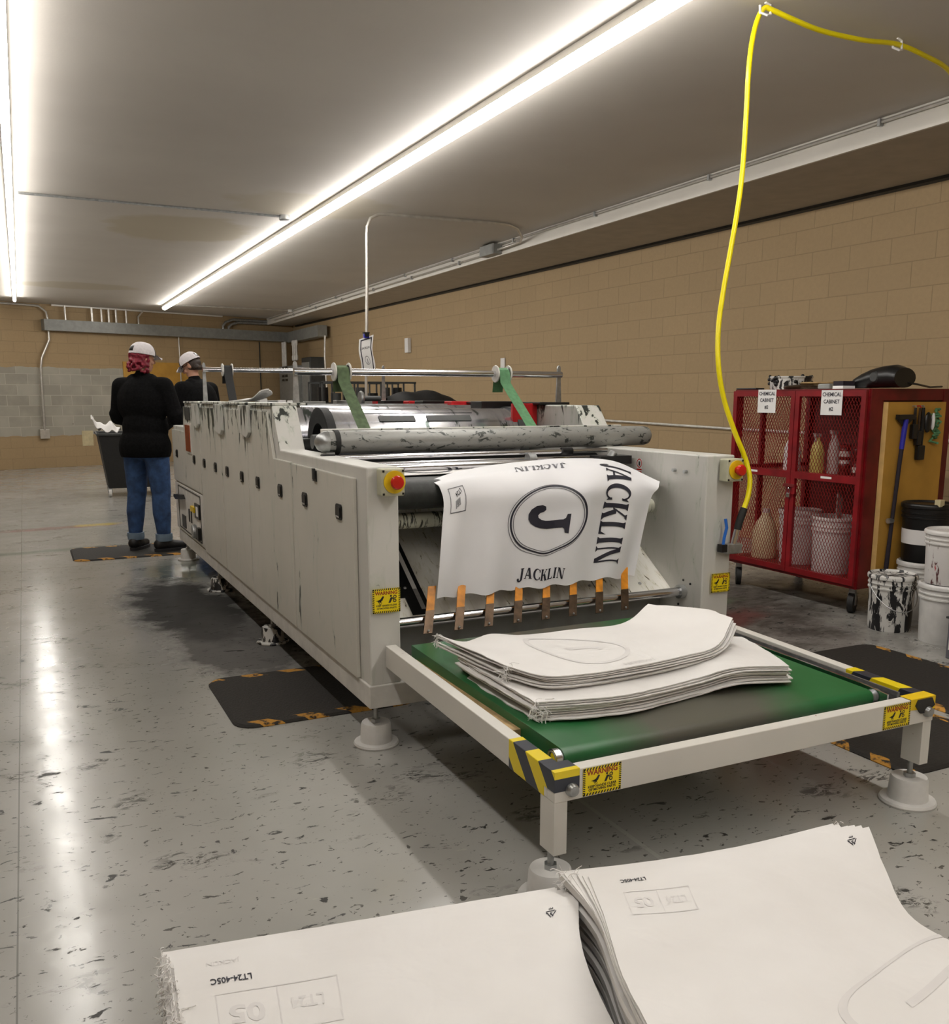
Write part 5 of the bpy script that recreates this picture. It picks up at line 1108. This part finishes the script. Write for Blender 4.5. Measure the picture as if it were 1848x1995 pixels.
# on top of the cabinet
t = thing('splattered_tub', 'round white tub covered in black ink splashes on top of the red cabinet', 'tub', (4.84, 4.92, 1.407))
MB().lathe([(0, 0), (.132, 0), (.138, .01), (.142, .075), (.148, .08), (.148, .09), (.138, .09), (.130, .03), (0, .03)], (4.84, 4.90, 1.407), 32, 'pail_black').build('tub_body', 'pail_black', t)
mb = MB(); rr_ = random.Random(8)
for k in range(40): q = rr_.uniform(0, 6.28); mb.ball((4.84+.142*math.cos(q), 4.90+.142*math.sin(q), 1.407+rr_.uniform(.03, .098)), rr_.uniform(.006, .016), 'black', 8)
mb.build('ink_crust', 'black', t)['kind'] = 'stuff'
tag(MB().lathe([(0, 0), (.12, 0), (.13, .012), (.12, .022), (.05, .03), (0, .03)], (4.72, 4.66, 1.407), 28, 'rust_steel').build('pan_lid', 'rust_steel'), 'brown shallow pan lid on top of the red cabinet', 'lid')
tag(MB().lathe([(0, 0), (.10, 0), (.11, .008), (.10, .016), (0, .016)], (4.80, 4.62, 1.438), 24, 'wood').build('pan_lid', 'wood'), 'pale brown disc lying on the brown pan lid', 'lid')
tag(MB().box((4.60, 4.98, 1.407), (4.68, 5.18, 1.418), 'black').build('scraper', 'black', None, .004), 'flat black scraper at the left end of the cabinet top', 'scraper')
tag(MB().box((4.62, 4.20, 1.406), (5.0, 4.88, 1.4065), 'paper').build('paper_sheet', 'dark_grey'), 'thin grey sheet lying along the front of the cabinet top', 'sheet')
t = thing('paint_brush', 'grey wide paint brush lying on the cabinet top beside the brown lid', 'brush', (4.74, 4.42, 1.407))
MB().box((4.68, 4.40, 1.407), (4.76, 4.50, 1.44), 'grey_metal').build('bristles', 'grey_metal', t, .008); MB().tube([(4.72, 4.40, 1.425), (4.74, 4.28, 1.44)], [.014, .008], 8, 'wood').build('handle', 'wood', t)
tag(MB().box((4.66, 4.27, 1.407), (4.76, 4.35, 1.455), 'cap_black').box((4.658, 4.268, 1.407), (4.762, 4.352, 1.425), 'paper').build('small_box', 'cap_black', None), 'small dark box with a pale base left of the black hood on the cabinet top', 'box')
hd = thing('heat_gun', 'large glossy black plastic hood shaped tool on the right of the cabinet top', 'tool', (4.85, 4.05, 1.407))
mb = MB(); st_ = [(4.31, .02, .030), (4.25, .035, .045), (4.16, .06, .060), (4.07, .075, .068), (3.99, .085, .070), (3.93, .085, .060)]
vs = []; NN = 20
for y, a, h_ in st_:
    for k in range(NN):
        q = 2*PI*k/NN; vs.append((4.80+a*1.1*math.cos(q), y, 1.409+h_+h_*math.sin(q)*(1 if math.sin(q) > 0 else .98)))
mb.add(vs, [(i*NN+k, i*NN+(k+1) % NN, (i+1)*NN+(k+1) % NN, (i+1)*NN+k) for i in range(len(st_)-1) for k in range(NN)]+[tuple(range(NN)), tuple(range((len(st_)-1)*NN, len(st_)*NN))[::-1]], 'black', True)
hb = mb.build('hood_body', 'black', hd)
MB().lathe([(.0, -.012), (.026, -.012), (.034, -.004), (.036, .01)], (4.725, 4.09, 1.475), 20, 'dark_grey', 'X').build('vent_port', 'dark_grey', hd)
MB().tube([(4.83, 3.93, 1.44), (4.88, 3.90, 1.43), (5.05, 3.95, 1.415), (5.25, 4.02, 1.42)], .006, 6, 'black').build('power_cord', 'black', hd)
# ---------------------------------------------------------------- pails on the floor
pail(4.565, 3.34, 0, 'clean white pail on the floor at the right edge, under the red-splashed pail', r=.15, h=.335, mat='pail', handle=False, ang=.5)
pail(4.565, 3.34, .335, 'white pail streaked with red and green ink stacked on a clean white pail', r=.143, h=.30, mat='pail_red', ang=.9, rim='pail_red')
pail(4.53, 3.68, 0, 'white pail covered in black ink drips on the floor beside the red cabinet', r=.135, h=.335, mat='pail_black', ang=-.35, rim='pail_black')
pail(4.94, 3.80, 0, 'white lidded pail under the black pail beside the plywood board', r=.15, h=.36, mat='pail', handle=False)
bp = pail(4.94, 3.80, .36, 'black pail with a pale label standing on a white pail beside the plywood board', r=.15, h=.36, mat='black', rim='black', handle=False)
MB().lathe([(.1375, .11), (.1395, .20)], (4.94, 3.80, .36), 40, 'ghost').build('pail_label', 'pail', bp)
tag(MB().box((4.86, 3.66, .708), (4.90, 3.70, .75), 'pail_cream').build('foam_block', 'pail_cream', None, .003), 'small cream block on the rim of the black pail', 'block')
gr = thing('grey_crate', 'grey crate at the right edge of the photo in front of the pails', 'crate', (4.45, 3.0, 0))
MB().box((4.262, 2.78, 0), (4.75, 3.10, .42), 'print_grey').build('crate_body', 'print_grey', gr, .006)
MB().box((4.255, 2.77, .215), (4.76, 3.11, .225), 'dark_grey').build('crate_rib', 'dark_grey', gr)
T = frame_T((4.2605, 3.03, .10), (0, 0, -1), (0, -1, 0)); 
MB().box((4.259, 3.05, .05), (4.262, 3.085, .16), 'paper').build('crate_label', 'paper', gr)
# ---------------------------------------------------------------- yellow hose
hs = thing('yellow_air_hose', 'long yellow air hose hung from ceiling hooks, dropping to the press', 'hose', (3.2, 3.55, 3.1))
def smooth_path(pts, k=6):
    V = [Vector(p) for p in pts]; n = (len(V)-1)*k; return [cr(V, i/n) for i in range(n+1)]
MB().tube(smooth_path([(5.05, 3.9, 3.06), (4.602, 3.652, 3.075), (4.305, 3.57, 3.082), (4.069, 3.541, 3.09), (3.804, 3.516, 3.06), (3.516, 3.499, 3.05), (3.309, 3.486, 3.065), (3.212, 3.5, 3.088), (3.171, 3.512, 3.094), (3.148, 3.53, 3.041), (3.114, 3.52, 2.928), (3.087, 3.5, 2.789), (3.078, 3.49, 2.654), (3.037, 3.45, 2.376), (2.992, 3.42, 2.189), (2.949, 3.4, 2.027), (2.88, 3.36, 1.818), (2.837, 3.33, 1.657), (2.821, 3.3, 1.498), (2.843, 3.28, 1.35), (2.889, 3.25, 1.201), (2.939, 3.23, 1.085), (2.948, 3.2, 0.993), (2.926, 3.18, 0.914), (2.894, 3.17, 0.851)]), .0115, 12, 'hose').build('hose_tube', 'hose', hs)
MB().tube(smooth_path([(2.897, 3.17, 0.858), (2.874, 3.17, 0.799), (2.864, 3.17, 0.762)], 3), .017, 12, 'black_rubber').build('hose_sleeve', 'black_rubber', hs)
MB().tube([(2.864, 3.17, 0.771), (2.852, 3.17, 0.725), (2.845, 3.17, 0.697)], .013, 12, 'chrome').build('hose_coupling', 'chrome', hs)
for p, q in (((3.175, 3.511, 3.092), 1), ((4.069, 3.541, 3.09), 2)):
    hk = MB().tube([(p[0]+.0, p[1], CZ-.001), (p[0]+.03, p[1], p[2]+.02), (p[0]+.025, p[1]-.01, p[2]-.025), (p[0], p[1]-.015, p[2]-.032), (p[0]-.028, p[1], p[2]-.02), (p[0]-.03, p[1], p[2]+.01)], .006, 8, 'paper').build('ceiling_hook', 'paper')
    tag(hk, 'white hook holding the yellow hose where it bends down from the ceiling' if q == 1 else 'white hook holding the yellow hose further right on the ceiling', 'hook')
# ---------------------------------------------------------------- rubbish truck, rack and covered heap behind
bn = thing('rubbish_bin', 'black wheeled rubbish bin full of scrap standing behind the red-haired person', 'bin', (1.25, 13.8, 0))
mb = MB(); A = [(.97, 13.5, .12), (1.62, 13.5, .12), (1.66, 14.2, .12), (.99, 14.2, .12)]; B = [(.875, 13.42, .86), (1.70, 13.42, .86), (1.74, 14.3, .86), (.90, 14.3, .86)]
Bi = [(x+(.03 if x < 1.3 else -.03), y+(.03 if y < 13.8 else -.03), .86) for x, y, z in B]; Ai = [(x+(.03 if x < 1.3 else -.03), y+(.03 if y < 13.8 else -.03), .3) for x, y, z in A]
mb.add(A+B+Bi+Ai, [(0, 3, 2, 1)]+[(i, (i+1) % 4, 4+(i+1) % 4, 4+i) for i in range(4)]+[(4+i, 4+(i+1) % 4, 8+(i+1) % 4, 8+i) for i in range(4)]+[(8+i, 8+(i+1) % 4, 12+(i+1) % 4, 12+i) for i in range(4)]+[(12, 13, 14, 15)], 'black_rubber')
mb.build('bin_body', 'black_rubber', bn)
mb = MB().tube([(.86, 13.41, .86), (1.71, 13.41, .86), (1.75, 14.31, .86), (.89, 14.31, .86)], .02, 8, 'dark_grey', closed=True); mb.build('bin_rim', 'dark_grey', bn)
for x, y in ((.98, 13.52), (1.02, 14.15), (1.55, 13.5), (1.6, 14.15)):
    MB().cyl((x-.02, y, .055), (x+.02, y, .055), .055, 18, 'pail').build('bin_wheel', 'pail', bn); MB().box((x-.03, y-.02, .06), (x+.03, y+.02, .125), 'galv').build('wheel_bracket', 'galv', bn)
sc_ = Patch([[(.80, 13.45, 1.07), (.88, 13.5, .95), (1.0, 13.5, .90), (1.12, 13.5, .90)], [(.82, 13.55, 1.10), (.93, 13.6, 1.0), (1.05, 13.6, 1.02), (1.17, 13.6, .93)], [(.90, 13.75, .92), (1.0, 13.8, .93), (1.1, 13.8, .95), (1.2, 13.8, .90)]], lambda u, v: (0, 0, .02*math.sin(u*17+v*5)))
tag(sheet(sc_, .01, 20, 14, .03, 11).build('scrap_bag', 'bag'), 'crumpled white scrap bag sticking out of the black rubbish bin', 'bag')
rk = thing('roll_cage', 'dark wire cage trolley of sleeves standing behind the far side of the press', 'trolley', (3.3, 9.6, 0))
mb = MB()
for z in (.15, .8, 1.28, 1.50): mb.box((2.80, 9.40, z), (3.86, 9.42, z+.02), 'dark_grey').box((2.80, 9.9, z), (3.86, 9.92, z+.02), 'dark_grey')
for k in range(9): x = 2.80+k*.13; mb.box((x, 9.40, .1), (x+.014, 9.42, 1.51), 'dark_grey').box((x, 9.9, .1), (x+.014, 9.92, 1.51), 'dark_grey')
mb.build('cage_frame', 'dark_grey', rk); MB().box((2.8, 9.42, .1), (3.87, 9.9, .14), 'dark_grey').build('cage_base', 'dark_grey', rk)
for x, y in ((2.85, 9.45), (3.8, 9.45), (2.85, 9.85), (3.8, 9.85)): MB().cyl((x-.015, y, .05), (x+.015, y, .05), .05, 14, 'black_rubber').build('caster_wheel', 'black_rubber', rk)
for k in range(7):
    x = 2.88+k*.14; z1 = 1.46-(.06 if k % 3 == 1 else 0)
    tag(MB().cyl((x, 9.62, .14), (x, 9.62, z1), .055, 16, 'dark_grey' if k % 2 else 'black').build('roller_sleeve', 'dark_grey'), 'dark printing sleeve standing in the wire cage trolley', 'sleeve', 'printing sleeves in the wire cage')
hp = Patch([[(3.35, 8.9, .95), (3.6, 8.85, .95), (3.85, 8.85, .95), (4.25, 8.9, .95)], [(3.36, 8.95, 1.30), (3.62, 8.9, 1.345), (3.95, 8.9, 1.34), (4.22, 8.95, 1.24)], [(3.4, 9.1, 1.37), (3.65, 9.1, 1.405), (3.93, 9.1, 1.40), (4.15, 9.1, 1.30)], [(3.4, 9.35, 1.2), (3.65, 9.4, 1.2), (3.93, 9.4, 1.2), (4.2, 9.35, 1.1)]], lambda u, v: (0, 0, .01*math.sin(u*19+v*7)))
hh = thing('covered_bench', 'low bench under a crumpled black cloth behind the press', 'bench', (3.8, 9.1, 0))
sheet(hp, .012, 24, 16, .0, 13, 'black_rubber', 'black_rubber').build('black_cloth', 'black_rubber', hh)
MB().box((3.42, 8.92, .9), (4.15, 9.3, 1.22), 'black').build('bench_load', 'black', hh)
MB().box((3.40, 8.92, .86), (4.2, 9.34, .90), 'dark_grey').build('bench_top', 'dark_grey', hh)
for x in (3.42, 4.14):
    for y in (8.94, 9.28): MB().box((x, y, 0), (x+.04, y+.04, .86), 'dark_grey').build('leg', 'dark_grey', hh)
# ================================================================ people
def blend(name, shapes, voxel, mat, parent, smooth=4, post=None):
    """many tapered capsules and ellipsoids fused into ONE continuous skin"""
    mb = MB()
    for s in shapes:
        if s[0] == 'c':
            _, p, q, r0, r1 = s; p = Vector(p); q = Vector(q); mb.tube([p, q], [r0, r1], 16); mb.ball(p, r0, None, 16); mb.ball(q, r1, None, 16)
        else:
            _, p, r, *rot = s
            T = Matrix.Translation(p) @ (rot[0] if rot else Matrix()); mb.ball((0, 0, 0), r, None, 20, T)
    o = mb.build(name, mat, parent, weld=False)
    o.modifiers.new('r', 'REMESH'); r = o.modifiers['r']; r.mode = 'VOXEL'; r.voxel_size = voxel; r.use_smooth_shade = True
    if smooth: s_ = o.modifiers.new('s', 'SMOOTH'); s_.iterations = smooth; s_.factor = .6
    bpy.context.view_layer.update(); dg = bpy.context.evaluated_depsgraph_get()
    me = bpy.data.meshes.new_from_object(o.evaluated_get(dg)); o.modifiers.clear(); old = o.data; o.data = me; bpy.data.meshes.remove(old)
    me.name = name
    if not me.materials: me.materials.append(M[mat])
    me.materials[0] = M[mat]
    if post:
        for v in me.vertices: v.co = post(v.co)
    return o
def hand(shapes, wrist, d, up, side, s=1.0):
    """palm plus four unequal bent fingers and a thumb from the palm's side"""
    d = Vector(d).normalized(); up = Vector(up).normalized(); sd = d.cross(up).normalized()*side; w_ = Vector(wrist)
    pc = w_+d*.05*s
    for k in (-1, -.33, .33, 1): shapes.append(('c', w_+d*.012+sd*.014*k*s, w_+d*.088*s+sd*.030*k*s, .014*s, .0125*s))
    for k, L_ in zip((-1, -.33, .33, 1), (.062, .078, .084, .072)):
        a = w_+d*.092*s+sd*.031*k*s; b = a+(d*.8-up*.35).normalized()*L_*.5*s; c_ = b+(d*.45-up*.85).normalized()*L_*.45*s
        shapes += [('c', a, b, .0092*s, .0085*s), ('c', b, c_, .0085*s, .0072*s)]
    a = w_+d*.030*s+sd*.036*s; b = a+(d*.6+sd*.75-up*.2).normalized()*.040*s; c_ = b+(d*.85+sd*.2-up*.4).normalized()*.032*s
    shapes += [('c', a, b, .0125*s, .0105*s), ('c', b, c_, .0105*s, .0085*s)]
def RZ(a): return Matrix.Rotation(math.radians(a), 4, 'Z')
def person(loc, heading, lab, head_turn, head_tilt, H, arms, hair, shoulder=1.0, feet=None, toe=(0, 0), lean=0.0, glasses=False, dark_front=1):
    t = thing('person', lab, 'person', loc); t.rotation_euler = (0, 0, 0)
    k = H/1.80; V = lambda *p: Vector(p)*k
    fx = .145; root = t; base = Vector(loc)
    lx = lambda z: Vector((0, lean*max(0, z-.9), 0))
    hip = .93; sh = 1.47
    legs = []
    for sx, td in ((-1, toe[0]), (1, toe[1])):
        legs.append((V(sx*.10, 0, hip), V(sx*.125, .015, .50), V(sx*fx, -.015, .10), sx, td))
    J = lambda p: base+p+Vector((0, lean*max(0, p.z-.9*k), 0))
    S = []      # the body
    S += [('e', J(V(0, 0, 1.30)), (.175*k*shoulder, .115*k, .22*k)), ('e', J(V(0, .01, 1.05)), (.165*k, .125*k, .20*k)), ('e', J(V(0, 0, .93)), (.170*k, .125*k, .13*k)), ('c', J(V(-.14*shoulder, 0, sh-.03)), J(V(.14*shoulder, 0, sh-.03)), .065*k, .065*k)]
    S += [('c', J(V(0, -.005, sh)), J(V(0, .015, 1.60)), .058*k, .052*k)]
    for a, b, c_, sx, td in legs:
        S += [('c', J(a), J(b), .088*k, .058*k), ('c', J(b), J(c_), .056*k, .040*k)]
        f = RZ(td) @ Vector((0, 1, 0)); S += [('c', J(c_), J(c_)+f*.02+Vector((0, 0, -.05*k)), .038*k, .035*k), ('c', J(c_)+Vector((0, 0, -.055*k)), J(c_)+f*.14*k+Vector((0, 0, -.065*k)), .035*k, .026*k)]
    for sx, el, wr, hd, hu in arms:
        s0 = J(V(sx*.185*shoulder, 0, sh-.02)); el = J(V(*el)); wr = J(V(*wr)); S += [('c', s0, el, .052*k, .042*k), ('c', el, wr, .040*k, .026*k)]; hand(S, wr, hd, hu, -sx, k)
    # head in its own turned frame
    hc = J(V(0, .02, 1.675)); R_ = RZ(head_turn) @ Matrix.Rotation(math.radians(-head_tilt), 4, 'X'); h = lambda x, y, z: hc+(R_ @ Vector((x, y, z)))*k
    S += [('e', h(0, -.008, .018), (.074*k, .092*k, .098*k), R_), ('e', h(0, .022, -.045), (.056*k, .066*k, .068*k), R_), ('c', h(0, .070, -.085), h(0, .055, -.08), .022*k, .03*k)]
    S += [('c', h(0, .088, .015), h(0, .106, -.022), .009*k, .0135*k), ('e', h(0, .088, -.055), (.022*k, .010*k, .006*k), R_), ('e', h(0, .087, -.066), (.019*k, .010*k, .006*k), R_)]
    for sx in (-1, 1): S += [('e', h(sx*.076, -.006, -.012), (.009*k, .019*k, .031*k), R_), ('e', h(sx*.03, .078, .012), (.014*k, .010*k, .007*k), R_), ('e', h(sx*.038, .066, -.03), (.02*k, .018*k, .02*k), R_)]
    body = blend('body', S, .0068, 'skin', t, 2)
    for sx in (-1, 1): MB().ball(tuple(h(sx*.031, .0835, .012)), .0068*k, 'paper', 10).build('eye', 'paper', body)
    # pullover
    K_ = [('e', J(V(0, 0, 1.30)), (.215*k*shoulder, .155*k, .235*k)), ('e', J(V(0, .015, 1.08)), (.205*k, .170*k, .22*k)), ('e', J(V(0, .0, .91)), (.240*k, .185*k, .22*k)), ('c', J(V(-.17*shoulder, 0, sh-.035)), J(V(.17*shoulder, 0, sh-.035)), .082*k, .082*k), ('c', J(V(-.08, 0, sh)), J(V(.08, 0, sh)), .075*k, .075*k), ('c', J(V(0, 0, sh)), J(V(0, .008, 1.535)), .072*k, .064*k)]
    for sx, el, wr, hd, hu in arms:
        el = J(V(*el)); wr = J(V(*wr)); K_ += [('c', J(V(sx*.19*shoulder, 0, sh-.035)), el, .080*k, .068*k), ('c', el, wr, .066*k, .042*k)]
        m_ = (el+wr)/2; K_ += [('e', el+Vector((0, -.01, .03)), (.07*k, .07*k, .06*k))]
    kn = blend('black_pullover', K_, .011, 'knit', t, 3, post=lambda c__: Vector((c__.x, c__.y, max(c__.z, .83*k+base.z*0))))
    # jeans, cuffs and shoes
    D = [('e', J(V(0, 0, .92)), (.185*k, .140*k, .13*k))]
    for a, b, c_, sx, td in legs: D += [('c', J(a), J(b), .117*k, .082*k), ('c', J(b)+Vector((0, -.01, -.02)), J((b+c_)/2)+Vector((0, -.012, .03)), .080*k, .078*k), ('c', J((b+c_)/2)+Vector((0, -.008, .03)), J(c_+Vector((0, 0, .06))), .078*k, .060*k)]
    jn = blend('jeans', D, .010, 'denim', t, 2)
    for a, b, c_, sx, td in legs:
        p = J(c_); MB().lathe([(.056*k, .075), (.072*k, .075), (.073*k, .035), (.068*k, .012), (.050*k, .012)], (p.x, p.y, p.z-.02), 22, 'denim_cuff').build('jeans_cuff', 'denim_cuff', jn)
        f = RZ(td) @ Vector((0, 1, 0)); q = Vector((p.x, p.y, base.z))
        sh_ = blend('shoe', [('c', q-f*.045+Vector((0, 0, .062)), q+f*.05+Vector((0, 0, .060)), .050, .046), ('c', q+f*.06+Vector((0, 0, .050)), q+f*.165+Vector((0, 0, .042)), .048, .036), ('c', q+Vector((0, 0, .08)), q+Vector((0, 0, .115)), .05, .048)], .008, 'shoe', t, 2, post=lambda c__: Vector((c__.x, c__.y, max(c__.z, .012))))
        mb = MB(); NQ = 24; ring = []
        for z_, e_ in ((.0, 0), (.026, .003)):
            for j in range(NQ):
                a_ = 2*PI*j/NQ; lx_ = .056*math.cos(a_)+0; ly_ = .06+.152*math.sin(a_); pt_ = q+(RZ(td) @ Vector((lx_+e_*math.cos(a_), ly_, 0)))+Vector((0, 0, z_)); ring.append(pt_)
        mb.add(ring, [tuple(range(NQ))[::-1], tuple(range(NQ, 2*NQ))]+[(j, (j+1) % NQ, NQ+(j+1) % NQ, NQ+j) for j in range(NQ)], 'sole'); mb.build('shoe_sole', 'sole', sh_)
    # hair
    HS = []; rh = random.Random(hair[1])
    if hair[0] == 'long':
        for j in range(170):
            a = rh.uniform(95, 445-0) if False else rh.uniform(140, 400); z = rh.uniform(-.125, .03); a_ = math.radians(a)
            rr = 1.0+.12*rh.random()+(.12 if z < -.05 else 0)
            HS.append(('e', h(.080*rr*math.cos(a_), -.012+.092*rr*math.sin(a_) if math.sin(a_) < .2 else .012, z), (rh.uniform(.008, .015)*k,)*3))
        HS.append(('e', h(0, -.03, -.02), (.082*k, .078*k, .085*k), R_))
        blend('curly_hair', HS, .006, hair[2], t, 1)
    else:
        HS = [('e', h(0, -.022, .0), (.079*k, .086*k, .075*k), R_), ('c', h(.055, -.06, -.05), h(-.055, -.06, -.05), .028*k, .028*k)]
        blend('short_hair', HS, .006, hair[2], t, 2)
    # cap: crown, sweatband opening, brim
    cp = MB(); NA, NB = 32, 10; vs = []; cz_ = .045
    for i in range(NB+1):
        ph_ = PI/2*i/NB
        for j in range(NA):
            a_ = 2*PI*j/NA; rr = math.cos(ph_)**.75; vs.append(tuple(h(.100*rr*math.cos(a_), -.006+.115*rr*math.sin(a_), cz_-.016+.108*math.sin(ph_))))
    front = lambda j: 0 < j < NA/2
    for i in range(NB):
        for j in range(NA):
            a_ = 360*(j+.5)/NA; m_ = 'cap_black' if (40 < a_ < 140) else 'cap_white'
            if 252 < a_ < 288 and i in (1, 2, 3): m_ = 'black'
            cp.add([vs[i*NA+j], vs[i*NA+(j+1) % NA], vs[(i+1)*NA+(j+1) % NA], vs[(i+1)*NA+j]], [(0, 1, 2, 3)], m_, True)
    co = cp.build('cap', 'cap_white', t)
    bv = []
    for s_ in (0, 1):
        for i in range(9):
            u = -1+i*.25; bv.append(h(.082*u, .085+(.012-.0)*0+math.sqrt(max(0, 1-u*u*.55))*.01, cz_-.008)); bv.append(h(.074*u, .098+.072*math.sqrt(max(0, 1-u*u*.8)), cz_-.018-.016*u*u-.004*s_))
    br = MB().add([tuple(p) for p in bv[:18]], [(2*i, 2*i+1, 2*i+3, 2*i+2) for i in range(8)], 'cap_white', True).add([tuple(p+Vector((0, 0, -.004))) for p in bv[18:]], [(2*i, 2*i+2, 2*i+3, 2*i+1) for i in range(8)], 'cap_white', True)
    br.build('cap_brim', 'cap_white', co)
    if glasses:
        mb = MB()
        for sx in (-1, 1): mb.tube([h(sx*.078, -.005, .012), h(sx*.07, .06, .014), h(sx*.055, .094, .014)], .0028, 6, 'black'); mb.tube([h(sx*.031+.022*math.cos(a), .098, .008+.016*math.sin(a)) for a in [2*PI*j/14 for j in range(14)]], .002, 6, 'black', closed=True)
        mb.build('glasses', 'black', t)
    # stand the figure up in its heading: rotate about its base
    t.rotation_euler = (0, 0, math.radians(heading)); return t
person((.93, 8.52, .012), -42, 'person with pink-red hair, white cap, black pullover and blue jeans, standing on a mat', -28, 8, 1.80,
       [(-1, (-.285, .03, 1.17), (-.17, .25, 1.08), (.5, .85, -.1), (0, 0, 1)), (1, (.300, .04, 1.16), (.20, .27, 1.07), (-.3, .9, -.1), (0, 0, 1))], ('long', 3, 'hair_red'), 1.14, toe=(8, -38), lean=.03)
person((1.66, 9.85, 0), 42, 'person bending over the far end of the press in white cap, glasses and black pullover', 14, 30, 1.80,
       [(-1, (-.30, .08, 1.16), (-.20, .32, 1.04), (.3, .9, -.1), (0, 0, 1)), (1, (.31, .05, 1.16), (.22, .30, 1.03), (-.3, .9, -.1), (0, 0, 1))], ('short', 5, 'hair_brown'), 1.2, toe=(10, -10), lean=.12, glasses=True)
